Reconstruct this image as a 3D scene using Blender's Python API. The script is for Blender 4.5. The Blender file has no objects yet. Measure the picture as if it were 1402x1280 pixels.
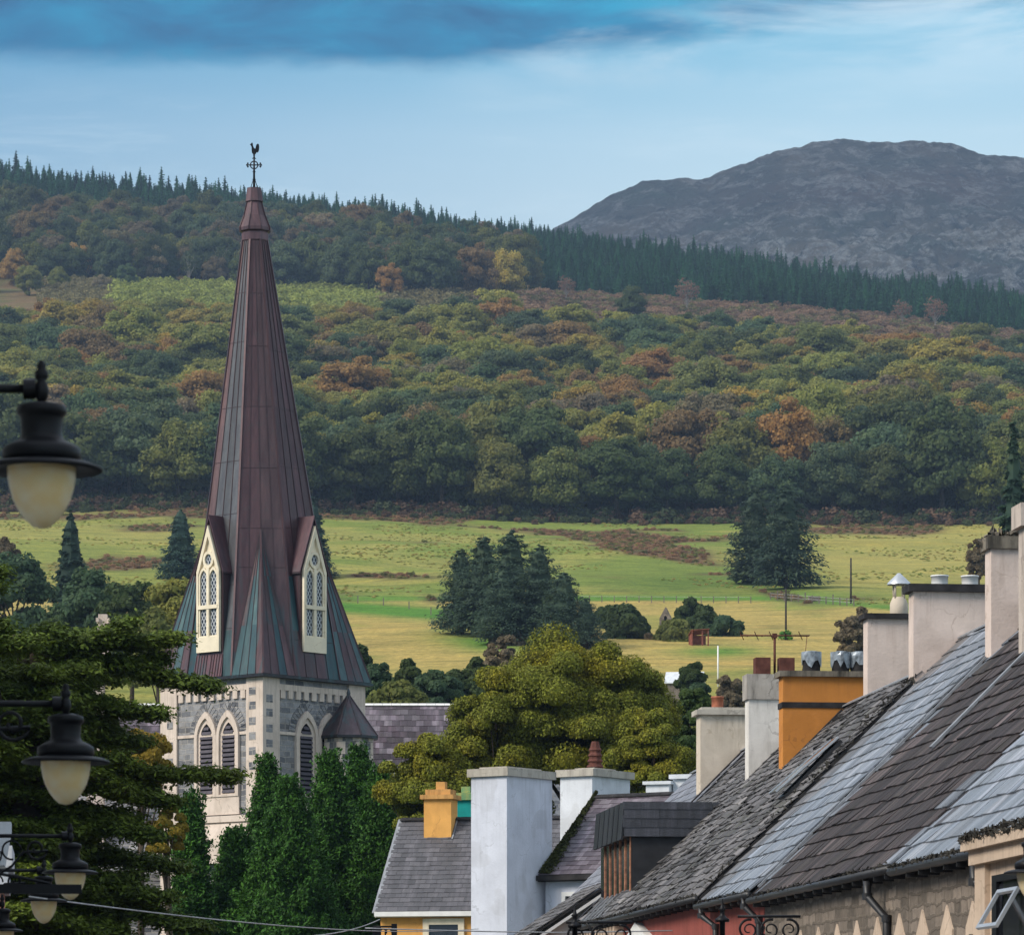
import bpy, math, random
import numpy as np
from mathutils import Vector, Matrix
R = math.radians
SC = bpy.context.scene
COL = SC.collection
# ------------------------------------------------------------------ camera
F = 5709.0            # focal length in photo pixels (photo 1402 x 1280)
HOR = 1440.0          # horizon row
CZ = 1.7
cam = bpy.data.cameras.new("camera")
camo = bpy.data.objects.new("camera", cam)
COL.objects.link(camo)
camo.location = (0, 0, CZ)
camo.rotation_euler = (R(90), 0, 0)
cam.sensor_width = 36
cam.lens = 36 * F / 1402
cam.shift_y = (HOR - 640) / 1402
cam.clip_start = 0.5
cam.clip_end = 20000
cam.dof.use_dof = True
cam.dof.focus_distance = 170
cam.dof.aperture_fstop = 9
SC.camera = camo
# ------------------------------------------------------------------ light
SUN_EL, SUN_AZ = R(38), R(-118)      # azimuth measured from +Y towards +X
sun = bpy.data.lights.new("sun", 'SUN')
suno = bpy.data.objects.new("sun", sun)
COL.objects.link(suno)
sun.energy = 2.3
sun.angle = R(24)
sun.color = (1.0, 0.93, 0.82)
sd = Vector((math.sin(SUN_AZ) * math.cos(SUN_EL), math.cos(SUN_AZ) * math.cos(SUN_EL), math.sin(SUN_EL)))
suno.rotation_euler = sd.to_track_quat('Z', 'Y').to_euler()
SC.view_settings.view_transform = 'Standard'
SC.view_settings.look = 'None'
SC.view_settings.exposure = 0.85
SC.view_settings.gamma = 1.0


def ND(nt, typ, **kw):
    n = nt.nodes.new(typ)
    ins = kw.pop('i', {})
    for k, v in kw.items():
        setattr(n, k, v)
    for k, v in ins.items():
        s = n.inputs[k]
        if isinstance(v, bpy.types.NodeSocket):
            nt.links.new(v, s)
        else:
            if s.type == 'RGBA' and len(v) == 3:
                v = (*v, 1)
            s.default_value = v
    return n


def MATH(nt, op, a, b=0.0, c=0.0, clamp=False):
    n = ND(nt, 'ShaderNodeMath', operation=op, use_clamp=clamp)
    for k, v in enumerate((a, b, c)):
        if isinstance(v, bpy.types.NodeSocket):
            nt.links.new(v, n.inputs[k])
        else:
            n.inputs[k].default_value = v
    return n.outputs[0]


def MIX(nt, fac, a, b, blend='MIX'):
    n = ND(nt, 'ShaderNodeMix', data_type='RGBA', blend_type=blend)
    for idx, v in ((0, fac), (6, a), (7, b)):
        if isinstance(v, bpy.types.NodeSocket):
            nt.links.new(v, n.inputs[idx])
        else:
            n.inputs[idx].default_value = v if idx == 0 else (*v, 1)
    return n.outputs[2]


def RAMP(nt, fac, stops, interp='LINEAR'):
    n = ND(nt, 'ShaderNodeValToRGB')
    nt.links.new(fac, n.inputs[0])
    cr = n.color_ramp
    cr.interpolation = interp
    while len(cr.elements) < len(stops):
        cr.elements.new(0.5)
    for e, (p, c) in zip(cr.elements, stops):
        e.position = p
        e.color = (*c, 1) if len(c) == 3 else c
    return n.outputs[0]


def SSTEP(nt, v, lo, hi):
    n = ND(nt, 'ShaderNodeMapRange', interpolation_type='SMOOTHSTEP', i={1: lo, 2: hi})
    nt.links.new(v, n.inputs[0])
    return n.outputs[0]


world = bpy.data.worlds.new("World")
SC.world = world
world.use_nodes = True
nt = world.node_tree
nt.nodes.clear()
sky = ND(nt, 'ShaderNodeTexSky', sky_type='NISHITA', sun_disc=False)
sky.sun_elevation = SUN_EL
sky.sun_rotation = SUN_AZ
tc = ND(nt, 'ShaderNodeTexCoord')
sx = ND(nt, 'ShaderNodeSeparateXYZ', i={0: tc.outputs['Generated']})
dx, dy, dz = sx.outputs
hl = MATH(nt, 'SQRT', MATH(nt, 'ADD', MATH(nt, 'MULTIPLY', dx, dx), MATH(nt, 'MULTIPLY', dy, dy)))
el = MATH(nt, 'DIVIDE', dz, MATH(nt, 'MAXIMUM', hl, 0.02))
mp = ND(nt, 'ShaderNodeMapping', i={0: tc.outputs['Generated'], 'Scale': (1.0, 1.0, 3.2)})
n1 = ND(nt, 'ShaderNodeTexNoise', i={'Vector': mp.outputs[0], 'Scale': 9.0, 'Detail': 6.0, 'Roughness': 0.55})
n2 = ND(nt, 'ShaderNodeTexNoise', i={'Vector': mp.outputs[0], 'Scale': 26.0, 'Detail': 5.0, 'Roughness': 0.55, 'Distortion': 0.4})
wob = MATH(nt, 'ADD', MATH(nt, 'MULTIPLY', MATH(nt, 'SUBTRACT', n1.outputs[0], 0.5), 0.012),
           MATH(nt, 'MULTIPLY', MATH(nt, 'SUBTRACT', n2.outputs[0], 0.5), 0.013))
vb = MATH(nt, 'ADD', 0.2360, MATH(nt, 'MULTIPLY', MATH(nt, 'MAXIMUM', MATH(nt, 'ADD', dx, 0.02), 0.0), 0.10))
e2 = MATH(nt, 'SUBTRACT', MATH(nt, 'ADD', el, wob), vb)
dark = SSTEP(nt, e2, -0.0025, 0.0045)                 # heavy blue cloud bank
up = SSTEP(nt, el, 0.27, 0.42)                       # above it: pale broken overcast
darkc = RAMP(nt, n2.outputs[0], [(0.34, (0.000, 0.085, 0.190)), (0.50, (0.000, 0.150, 0.285)), (0.66, (0.000, 0.240, 0.390))])
lowc = RAMP(nt, MATH(nt, 'MULTIPLY', el, 4.0), [(0.0, (0.45, 0.54, 0.58)), (0.80, (0.41, 0.525, 0.58)), (0.88, (0.34, 0.485, 0.565)), (0.95, (0.19, 0.39, 0.51))])
side = SSTEP(nt, dx, -0.16, 0.10)
lowc = MIX(nt, side, MIX(nt, 1.0, lowc, (0.50, 0.62, 0.74), 'MULTIPLY'), lowc)
wisp = MATH(nt, 'MULTIPLY', SSTEP(nt, n1.outputs[0], 0.48, 0.75), 0.35)
lowc = MIX(nt, wisp, lowc, (0.36, 0.46, 0.52))
darkc = MIX(nt, side, MIX(nt, 1.0, darkc, (0.4, 0.62, 0.72), 'MULTIPLY'), darkc)
c = MIX(nt, dark, lowc, darkc)
m3 = ND(nt, 'ShaderNodeMapping', i={0: tc.outputs['Generated'], 'Location': (0.31, 0.1, 0.2), 'Scale': (1.0, 1.0, 4.0)})
n3 = ND(nt, 'ShaderNodeTexNoise', i={'Vector': m3.outputs[0], 'Scale': 13.0, 'Detail': 7.0, 'Roughness': 0.6, 'Distortion': 0.5})
near = MATH(nt, 'MULTIPLY', SSTEP(nt, e2, -0.016, -0.002), SSTEP(nt, e2, 0.014, 0.002))
puff = MATH(nt, 'MULTIPLY', MATH(nt, 'MULTIPLY', near, SSTEP(nt, n3.outputs[0], 0.46, 0.66)), SSTEP(nt, dx, -0.03, 0.03))
c = MIX(nt, MATH(nt, 'MULTIPLY', puff, 0.75), c, (0.36, 0.47, 0.54))
veil = MATH(nt, 'MULTIPLY', MATH(nt, 'MULTIPLY', SSTEP(nt, dx, 0.02, 0.10), SSTEP(nt, el, 0.222, 0.240)), SSTEP(nt, n3.outputs[0], 0.36, 0.58))
c = MIX(nt, MATH(nt, 'MULTIPLY', veil, 0.55), c, (0.46, 0.57, 0.63))
m4 = ND(nt, 'ShaderNodeMapping', i={0: tc.outputs['Generated'], 'Location': (0.7, 0.2, 0.5), 'Rotation': (0, 0.12, 0), 'Scale': (1.0, 1.0, 7.0)})
n4 = ND(nt, 'ShaderNodeTexNoise', i={'Vector': m4.outputs[0], 'Scale': 16.0, 'Detail': 8.0, 'Roughness': 0.65, 'Distortion': 0.3})
c = MIX(nt, MATH(nt, 'MULTIPLY', MATH(nt, 'MULTIPLY', dark, SSTEP(nt, n4.outputs[0], 0.50, 0.72)), 0.45), c, (0.04, 0.25, 0.40))
c = MIX(nt, MATH(nt, 'MULTIPLY', MATH(nt, 'MULTIPLY', SSTEP(nt, e2, 0.0, -0.02), SSTEP(nt, n4.outputs[0], 0.50, 0.75)), 0.30), c, (0.46, 0.56, 0.61))
c = MIX(nt, up, c, MIX(nt, n1.outputs[0], (0.40, 0.46, 0.54), (0.72, 0.76, 0.80)))
bg1 = ND(nt, 'ShaderNodeBackground', i={0: sky.outputs[0], 1: 0.06})
bg2 = ND(nt, 'ShaderNodeBackground', i={0: c, 1: 1.0})
cover = MATH(nt, 'ADD', 0.985, MATH(nt, 'MULTIPLY', up, -0.30))
mx = ND(nt, 'ShaderNodeMixShader', i={0: cover, 1: bg1.outputs[0], 2: bg2.outputs[0]})
wo = ND(nt, 'ShaderNodeOutputWorld', i={0: mx.outputs[0]})


# ------------------------------------------------------------------ helpers
def W(px, py, Y):
    return Vector(((px - 701) / F * Y, Y, CZ + (HOR - py) / F * Y))


ST = Matrix.Rotation(R(6), 4, 'Z')          # the street runs 6 degrees left of the view


def st(t, s, z=0.0):
    return ST @ Vector((t, s, z))


def hash2(ix, iy, seed):
    h = (ix.astype(np.int64) * 374761393 + iy.astype(np.int64) * 668265263 + seed * 974711) & 0xFFFFFFFF
    h = ((h ^ (h >> 13)) * 1274126177) & 0xFFFFFFFF
    h = h ^ (h >> 16)
    return (h & 0xFFFFFF) / float(0xFFFFFF)


def vnoise(x, y, seed=0):
    x = np.asarray(x, float); y = np.asarray(y, float)
    ix, iy = np.floor(x), np.floor(y)
    fx, fy = x - ix, y - iy
    fx = fx * fx * (3 - 2 * fx); fy = fy * fy * (3 - 2 * fy)
    a, b = hash2(ix, iy, seed), hash2(ix + 1, iy, seed)
    c_, d = hash2(ix, iy + 1, seed), hash2(ix + 1, iy + 1, seed)
    return (a * (1 - fx) + b * fx) * (1 - fy) + (c_ * (1 - fx) + d * fx) * fy


def fbm(x, y, oct=4, seed=0, gain=0.5):
    r, a, t = 0, 1.0, 0
    for k in range(oct):
        r = r + a * vnoise(np.asarray(x) * 2 ** k, np.asarray(y) * 2 ** k, seed + k * 17)
        t += a
        a *= gain
    return r / t


def tag(o, label=None, cat=None, group=None, kind=None):
    if label: o['label'] = label
    if cat: o['category'] = cat
    if group: o['group'] = group
    if kind: o['kind'] = kind
    return o


def empty(name, loc, rz=0.0, label=None, cat=None, group=None):
    o = bpy.data.objects.new(name, None)
    o.empty_display_size = 0.3
    COL.objects.link(o)
    o.location = loc
    o.rotation_euler = (0, 0, rz)
    return tag(o, label, cat, group)


def copy_tree(o, parent=None):
    c_ = o.copy()
    COL.objects.link(c_)
    c_.parent = parent
    for ch in [x for x in bpy.data.objects if x.parent == o]:
        copy_tree(ch, c_)
    return c_


class MB:
    """collects polygons, then links them as ONE mesh object"""

    def __init__(s):
        s.V, s.Fc, s.M, s.C, s.S = [], [], [], [], []

    def add(s, vs, fs, m=0, c=(1, 1, 1), sm=False):
        b = len(s.V)
        s.V += [tuple(v) for v in vs]
        for f in fs:
            s.Fc.append([i + b for i in f])
            s.M.append(m); s.C.append(c); s.S.append(sm)
        return s

    def box(s, x0, x1, y0, y1, z0, z1, m=0, c=(1, 1, 1), X=None):
        vs = [Vector(v) for v in ((x0, y0, z0), (x1, y0, z0), (x1, y1, z0), (x0, y1, z0), (x0, y0, z1), (x1, y0, z1), (x1, y1, z1), (x0, y1, z1))]
        if X is not None: vs = [X @ v for v in vs]
        return s.add(vs, [(0, 3, 2, 1), (4, 5, 6, 7), (0, 1, 5, 4), (1, 2, 6, 5), (2, 3, 7, 6), (3, 0, 4, 7)], m, c)

    def prism(s, pts, d, m=0, c=(1, 1, 1)):
        d = Vector(d); n = len(pts)
        vs = [Vector(p) for p in pts] + [Vector(p) + d for p in pts]
        fs = [tuple(range(n - 1, -1, -1)), tuple(range(n, 2 * n))] + [(i, (i + 1) % n, n + (i + 1) % n, n + i) for i in range(n)]
        return s.add(vs, fs, m, c)

    def ring(s, outer, inner, d, m=0, c=(1, 1, 1)):
        """band between two outlines with the same number of points, extruded by d"""
        d = Vector(d); n = len(outer)
        o = [Vector(p) for p in outer]; i_ = [Vector(p) for p in inner]
        vs = o + i_ + [p + d for p in o] + [p + d for p in i_]
        fs = []
        for k in range(n):
            j = (k + 1) % n
            fs += [(k, n + k, n + j, j), (2 * n + k, 2 * n + j, 3 * n + j, 3 * n + k), (k, j, 2 * n + j, 2 * n + k), (n + k, 3 * n + k, 3 * n + j, n + j)]
        return s.add(vs, fs, m, c)

    def lathe(s, prof, cx=0, cy=0, cz=0, seg=20, m=0, c=(1, 1, 1), X=None, sm=True):
        vs, fs = [], []
        for r, z in prof:
            for k in range(seg):
                a = 2 * math.pi * k / seg
                v = Vector((cx + r * math.cos(a), cy + r * math.sin(a), cz + z))
                vs.append(X @ v if X is not None else v)
        for i in range(len(prof) - 1):
            for k in range(seg):
                j = (k + 1) % seg
                fs.append((i * seg + k, i * seg + j, (i + 1) * seg + j, (i + 1) * seg + k))
        s.add(vs, fs, m, c, sm)
        n = len(prof)
        s.add(vs[:seg], [tuple(range(seg - 1, -1, -1))], m, c)
        s.add(vs[(n - 1) * seg:], [tuple(range(seg))], m, c)
        return s

    def tube(s, pts, r, seg=8, m=0, c=(1, 1, 1)):
        pts = [Vector(p) for p in pts]
        n = len(pts)
        rs = r if isinstance(r, (list, tuple)) else [r] * n
        vs, fs = [], []
        ref = None
        for i, p in enumerate(pts):
            d = (pts[min(i + 1, n - 1)] - pts[max(i - 1, 0)]).normalized()
            if ref is None:
                ref = Vector((0, 0, 1)) if abs(d.z) < 0.9 else Vector((1, 0, 0))
            a = d.cross(ref).normalized()
            b = a.cross(d).normalized()
            ref = b
            for k in range(seg):
                t = 2 * math.pi * k / seg
                vs.append(p + (a * math.cos(t) + b * math.sin(t)) * rs[i])
        for i in range(n - 1):
            for k in range(seg):
                j = (k + 1) % seg
                fs.append((i * seg + k, (i + 1) * seg + k, (i + 1) * seg + j, i * seg + j))
        fs.append(tuple(range(seg)))
        fs.append(tuple(range((n - 1) * seg + seg - 1, (n - 1) * seg - 1, -1)))
        return s.add(vs, fs, m, c, True)

    def beam(s, p, q, w, h, up=(0, 0, 1), m=0, c=(1, 1, 1)):
        p, q = Vector(p), Vector(q)
        d = (q - p).normalized()
        a = d.cross(Vector(up)).normalized() * (w / 2)
        b = a.cross(d).normalized() * (h / 2)
        vs = [p - a - b, p + a - b, p + a + b, p - a + b, q - a - b, q + a - b, q + a + b, q - a + b]
        return s.add(vs, [(0, 1, 2, 3), (7, 6, 5, 4), (0, 4, 5, 1), (1, 5, 6, 2), (2, 6, 7, 3), (3, 7, 4, 0)], m, c)

    def mesh(s, name, mats):
        me = bpy.data.meshes.new(name)
        me.from_pydata(s.V, [], s.Fc)
        for m_ in (mats if isinstance(mats, (list, tuple)) else [mats]): me.materials.append(m_)
        nf = len(me.polygons)
        me.polygons.foreach_set('material_index', s.M)
        me.polygons.foreach_set('use_smooth', s.S)
        V = np.array(s.V)
        nl = len(me.loops)
        li = np.zeros(nl, int); me.loops.foreach_get('vertex_index', li)
        nrm = np.zeros(nf * 3); me.polygons.foreach_get('normal', nrm); nrm = nrm.reshape(-1, 3)
        tot = np.zeros(nf, int); me.polygons.foreach_get('loop_total', tot)
        ln = np.repeat(nrm, tot, 0)
        P = V[li]
        ha = np.stack([-ln[:, 1], ln[:, 0], np.zeros(nl)], 1)
        hn = np.linalg.norm(ha, axis=1)
        flat = hn < 0.2
        ha[flat] = (1, 0, 0); hn[flat] = 1
        ha /= hn[:, None]
        va = np.cross(ln, ha)
        uv = np.stack([(P * ha).sum(1), (P * va).sum(1)], 1).astype(np.float32)
        me.uv_layers.new(name='UVMap').data.foreach_set('uv', uv.ravel())
        ca = me.color_attributes.new('Col', 'FLOAT_COLOR', 'CORNER')
        cc = np.ones((nl, 4), np.float32)
        cc[:, :3] = np.repeat(np.array(s.C, np.float32), tot, 0)
        ca.data.foreach_set('color', cc.ravel())
        me.update()
        return me

    def build(s, name, mats, parent=None, loc=(0, 0, 0), rz=0.0, label=None):
        o = bpy.data.objects.new(name, s.mesh(name, mats))
        COL.objects.link(o)
        o.location = loc
        o.rotation_euler = (0, 0, rz)
        o.parent = parent
        if label: o['label'] = label
        return o


# ------------------------------------------------------------------ materials
def newmat(name):
    m = bpy.data.materials.new(name)
    m.use_nodes = True
    t = m.node_tree
    t.nodes.clear()
    b = ND(t, 'ShaderNodeBsdfPrincipled')
    o = ND(t, 'ShaderNodeOutputMaterial', i={0: b.outputs[0]})
    return m, t, b, o


def setc(t, b, col, rough=0.8, spec=0.3, metal=0.0):
    if isinstance(col, bpy.types.NodeSocket): t.links.new(col, b.inputs['Base Color'])
    else: b.inputs['Base Color'].default_value = (*col, 1)
    if isinstance(rough, bpy.types.NodeSocket): t.links.new(rough, b.inputs['Roughness'])
    else: b.inputs['Roughness'].default_value = rough
    b.inputs['Specular IOR Level'].default_value = spec
    b.inputs['Metallic'].default_value = metal


def bump(t, b, h, strength=0.4, dist=0.02):
    n = ND(t, 'ShaderNodeBump', i={'Height': h, 'Strength': strength, 'Distance': dist})
    t.links.new(n.outputs[0], b.inputs['Normal'])


def noise(t, vec, scale, detail=4.0, rough=0.55, dist=0.0):
    return ND(t, 'ShaderNodeTexNoise', i={'Vector': vec, 'Scale': scale, 'Detail': detail, 'Roughness': rough, 'Distortion': dist}).outputs[0]


def plain(name, col, rough=0.6, spec=0.4, metal=0.0, var=0.25, sc=3.0):
    m, t, b, o = newmat(name)
    ob = ND(t, 'ShaderNodeTexCoord').outputs['Object']
    n = noise(t, ob, sc, 5)
    dk = tuple(x * (1 - var) for x in col); lt = tuple(min(1, x * (1 + var)) for x in col)
    setc(t, b, RAMP(t, n, [(0.3, dk), (0.7, lt)]), rough, spec, metal)
    return m


def plaster(name, col, dirt=(0.20, 0.17, 0.14), amt=0.5, rough=0.85):
    """painted render with soft blotches, rain streaks and a fine tooth"""
    m, t, b, o = newmat(name)
    ob = ND(t, 'ShaderNodeTexCoord').outputs['Object']
    st_ = ND(t, 'ShaderNodeMapping', i={0: ob, 'Scale': (1.0, 1.0, 0.16)}).outputs[0]
    n = noise(t, ob, 1.3, 6, 0.6)
    s_ = noise(t, st_, 3.4, 6, 0.65)
    f = noise(t, ob, 14.0, 4, 0.6)
    base = RAMP(t, n, [(0.3, tuple(x * 0.86 for x in col)), (0.7, tuple(min(x * 1.06, 1) for x in col))])
    k = MATH(t, 'MULTIPLY', SSTEP(t, s_, 0.56 - 0.18 * amt, 0.80 - 0.1 * amt), amt)
    gz_ = ND(t, 'ShaderNodeSeparateXYZ', i={0: ND(t, 'ShaderNodeTexCoord').outputs['Generated']}).outputs[2]
    fs_ = noise(t, ND(t, 'ShaderNodeMapping', i={0: ob, 'Scale': (1.0, 1.0, 0.07)}).outputs[0], 7.5, 5, 0.7)
    top = MATH(t, 'MULTIPLY', SSTEP(t, MATH(t, 'ADD', gz_, MATH(t, 'MULTIPLY', s_, 0.5)), 0.85, 1.4), SSTEP(t, fs_, 0.44, 0.70))
    k = MATH(t, 'MAXIMUM', k, MATH(t, 'MULTIPLY', top, min(1, amt * 1.7)))
    k2 = MATH(t, 'MULTIPLY', SSTEP(t, f, 0.62, 0.78), amt * 0.7)
    cc = MIX(t, MATH(t, 'MAXIMUM', k, k2), base, dirt)
    vz = ND(t, 'ShaderNodeVectorMath', operation='ADD', i={0: ob, 1: ND(t, 'ShaderNodeTexNoise', i={'Vector': ob, 'Scale': 1.7, 'Detail': 4.0}).outputs[1]}).outputs[0]
    vo = ND(t, 'ShaderNodeTexVoronoi', feature='DISTANCE_TO_EDGE', i={'Vector': vz, 'Scale': 0.75})
    crack = MATH(t, 'MULTIPLY', MATH(t, 'LESS_THAN', vo.outputs[0], 0.012), MATH(t, 'MULTIPLY', SSTEP(t, n, 0.46, 0.6), 0.45))
    cc = MIX(t, crack, cc, dirt)
    pt = noise(t, ob, 0.9, 2, 0.4)
    cc = MIX(t, MATH(t, 'MULTIPLY', SSTEP(t, pt, 0.56, 0.60), 0.5), cc, MIX(t, 1.0, cc, (0.84, 0.83, 0.81), 'MULTIPLY'))
    setc(t, b, cc, rough, 0.2)
    bump(t, b, MATH(t, 'ADD', MATH(t, 'MULTIPLY', n, 0.5), f), 0.35, 0.02)
    return m


def slate(name, rough=0.5, streak=0.3, moss=0.0, lichen=0.15, spec=0.45):
    m, t, b, o = newmat(name)
    uv = ND(t, 'ShaderNodeTexCoord').outputs['UV']
    col = ND(t, 'ShaderNodeVertexColor', layer_name='Col').outputs[0]
    mp_ = ND(t, 'ShaderNodeMapping', i={0: uv, 'Scale': (1.0, 0.07, 1.0)}).outputs[0]
    s1 = noise(t, mp_, 3.2, 6, 0.65)
    n_ = noise(t, uv, 1.1, 5, 0.6)
    f_ = noise(t, uv, 22.0, 5, 0.7)
    g = noise(t, uv, 7.0, 5, 0.65)
    cc = MIX(t, streak, col, MIX(t, 1.0, col, RAMP(t, s1, [(0.3, (0.45, 0.43, 0.42)), (0.5, (1, 1, 1)), (0.68, (2.6, 2.45, 2.5))]), 'MULTIPLY'))
    cc = MIX(t, 0.55, cc, MIX(t, 1.0, cc, RAMP(t, f_, [(0.25, (0.55, 0.55, 0.55)), (0.75, (1.4, 1.4, 1.4))]), 'MULTIPLY'))
    cc = MIX(t, MATH(t, 'MULTIPLY', SSTEP(t, g, 0.60, 0.74), lichen), cc, (0.34, 0.33, 0.31))
    if moss > 0:
        mm = MATH(t, 'MULTIPLY', SSTEP(t, MATH(t, 'ADD', MATH(t, 'MULTIPLY', n_, 0.6), MATH(t, 'MULTIPLY', g, 0.5)), 0.55, 0.68), moss)
        cc = MIX(t, mm, cc, (0.055, 0.055, 0.035))
    setc(t, b, cc, rough, spec)
    bump(t, b, MATH(t, 'ADD', f_, MATH(t, 'MULTIPLY', g, 1.2)), 0.5, 0.02)
    return m


def leafmat(name, tint=None, var=0.55, trans=0.25, hue=None):
    """foliage; without a tint the colour comes from the tree's own 'tint' property"""
    m, t, b, o = newmat(name)
    g = ND(t, 'ShaderNodeNewGeometry')
    ob = ND(t, 'ShaderNodeTexCoord').outputs['Object']
    if tint is None:
        a = ND(t, 'ShaderNodeAttribute', attribute_type='INSTANCER', attribute_name='tint').outputs['Color']
    else:
        a = ND(t, 'ShaderNodeRGB').outputs[0]
        a.default_value = (*tint, 1)
    rnd = g.outputs['Random Per Island']
    n = noise(t, ob, 0.33, 3)
    val = MATH(t, 'ADD', 1 - var * 0.6, MATH(t, 'MULTIPLY', rnd, var * 1.2))
    v = ND(t, 'ShaderNodeCombineXYZ', i={0: val, 1: val, 2: val}).outputs[0]
    a = MIX(t, 1.0, a, (1.72, 1.68, 1.58), 'MULTIPLY')
    c1 = MIX(t, 1.0, a, v, 'MULTIPLY')
    h2 = hue or (1.22, 1.06, 0.72)
    c2 = MIX(t, 1.0, c1, h2, 'MULTIPLY')
    cc = MIX(t, MATH(t, 'MULTIPLY', SSTEP(t, n, 0.45, 0.70), 0.75), c1, c2)
    setc(t, b, cc, 0.65, 0.18)
    tr = ND(t, 'ShaderNodeBsdfTranslucent')
    t.links.new(cc, tr.inputs[0])
    ms = ND(t, 'ShaderNodeMixShader', i={0: trans, 1: b.outputs[0], 2: tr.outputs[0]})
    t.links.new(ms.outputs[0], o.inputs[0])
    return m


def stone_mat(name, c1, c2, mortar, bw=0.5, rh=0.2, msize=0.018, warp=0.08):
    m, t, b, o = newmat(name)
    uv = ND(t, 'ShaderNodeTexCoord').outputs['UV']
    nv = ND(t, 'ShaderNodeTexNoise', i={'Vector': uv, 'Scale': 2.2, 'Detail': 3.0}).outputs[1]
    wv = ND(t, 'ShaderNodeVectorMath', operation='SCALE', i={0: ND(t, 'ShaderNodeVectorMath', operation='SUBTRACT', i={0: nv, 1: (0.5, 0.5, 0.5)}).outputs[0], 'Scale': warp}).outputs[0]
    v2 = ND(t, 'ShaderNodeVectorMath', operation='ADD', i={0: uv, 1: wv}).outputs[0]
    br = ND(t, 'ShaderNodeTexBrick', offset=0.43, squash=0.7, squash_frequency=3, i={'Vector': v2, 'Color1': c1, 'Color2': c2, 'Mortar': mortar, 'Scale': 1.0, 'Mortar Size': msize, 'Mortar Smooth': 0.3, 'Bias': 0.0, 'Brick Width': bw, 'Row Height': rh})
    n = noise(t, uv, 5.0, 6, 0.65)
    n3 = noise(t, uv, 0.8, 4)
    cc = MIX(t, 0.6, br.outputs[0], MIX(t, 1.0, br.outputs[0], RAMP(t, n, [(0.25, (0.5, 0.5, 0.52)), (0.75, (1.5, 1.45, 1.4))]), 'MULTIPLY'))
    cc = MIX(t, MATH(t, 'MULTIPLY', SSTEP(t, n3, 0.5, 0.75), 0.35), cc, (0.16, 0.13, 0.10))
    setc(t, b, cc, 0.9, 0.2)
    bump(t, b, MATH(t, 'ADD', MATH(t, 'MULTIPLY', br.outputs[1], -1.5), n), 0.6, 0.03)
    return m


def copper_mat():
    m, t, b, o = newmat('copper')
    uv = ND(t, 'ShaderNodeTexCoord').outputs['UV']
    ob = ND(t, 'ShaderNodeTexCoord').outputs['Object']
    col = ND(t, 'ShaderNodeVertexColor', layer_name='Col').outputs[0]
    mp_ = ND(t, 'ShaderNodeMapping', i={0: ob, 'Scale': (1.6, 1.6, 0.09)}).outputs[0]
    s1 = noise(t, mp_, 2.6, 6, 0.6)
    f_ = noise(t, ob, 3.0, 6, 0.6)
    cc = MIX(t, 1.0, col, RAMP(t, s1, [(0.3, (0.62, 0.60, 0.66)), (0.55, (1, 1, 1)), (0.78, (1.5, 1.4, 1.3))]), 'MULTIPLY')
    zz = ND(t, 'ShaderNodeSeparateXYZ', i={0: ob}).outputs[2]
    g_ = noise(t, mp_, 1.4, 5, 0.6)
    pm = MATH(t, 'MULTIPLY', SSTEP(t, zz, 27.0, 20.5), SSTEP(t, g_, 0.50, 0.62))
    cc = MIX(t, MATH(t, 'MULTIPLY', pm, 0.6), cc, (0.026, 0.068, 0.076))
    cc = MIX(t, MATH(t, 'MULTIPLY', SSTEP(t, f_, 0.50, 0.72), 0.45), cc, (0.055, 0.046, 0.048))
    setc(t, b, cc, 0.42, 0.5, 0.35)
    bump(t, b, f_, 0.2, 0.03)
    return m


def lattice_mat():
    m, t, b, o = newmat('leaded_glass')
    uv = ND(t, 'ShaderNodeTexCoord').outputs['UV']
    s = ND(t, 'ShaderNodeSeparateXYZ', i={0: uv})
    k = 1 / 0.26
    p = MATH(t, 'ADD', MATH(t, 'MULTIPLY', s.outputs[0], k * 1.35), MATH(t, 'MULTIPLY', s.outputs[1], k * 0.8))
    q = MATH(t, 'SUBTRACT', MATH(t, 'MULTIPLY', s.outputs[0], k * 1.35), MATH(t, 'MULTIPLY', s.outputs[1], k * 0.8))
    a = MATH(t, 'LESS_THAN', MATH(t, 'FRACT', p), 0.26)
    c_ = MATH(t, 'LESS_THAN', MATH(t, 'FRACT', q), 0.26)
    f = MATH(t, 'MAXIMUM', a, c_)
    setc(t, b, MIX(t, f, (0.012, 0.016, 0.03), (0.42, 0.44, 0.46)), MATH(t, 'ADD', 0.15, MATH(t, 'MULTIPLY', f, 0.5)), 0.5)
    return m


def ground_mat():
    m, t, b, o = newmat('meadow_ground')
    ps = ND(t, 'ShaderNodeNewGeometry').outputs['Position']
    col = ND(t, 'ShaderNodeVertexColor', layer_name='Col').outputs[0]
    mp_ = ND(t, 'ShaderNodeMapping', i={0: ps, 'Scale': (0.35, 1.0, 1.0)}).outputs[0]
    a = noise(t, mp_, 0.28, 8, 0.72)
    f = noise(t, ps, 1.3, 6, 0.75)
    g = noise(t, mp_, 0.06, 5, 0.6)
    cc = MIX(t, 0.8, col, MIX(t, 1.0, col, RAMP(t, a, [(0.30, (0.42, 0.50, 0.42)), (0.5, (1, 1, 1)), (0.70, (1.5, 1.32, 1.1))]), 'MULTIPLY'))
    cc = MIX(t, 0.7, cc, MIX(t, 1.0, cc, RAMP(t, f, [(0.32, (0.4, 0.45, 0.4)), (0.68, (1.6, 1.5, 1.35))]), 'MULTIPLY'))
    cc = MIX(t, MATH(t, 'MULTIPLY', SSTEP(t, g, 0.5, 0.72), 0.30), cc, MIX(t, 1.0, cc, (1.2, 0.95, 0.8), 'MULTIPLY'))
    setc(t, b, cc, 0.95, 0.1)
    bump(t, b, MATH(t, 'ADD', f, a), 0.7, 0.5)
    return m


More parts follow.
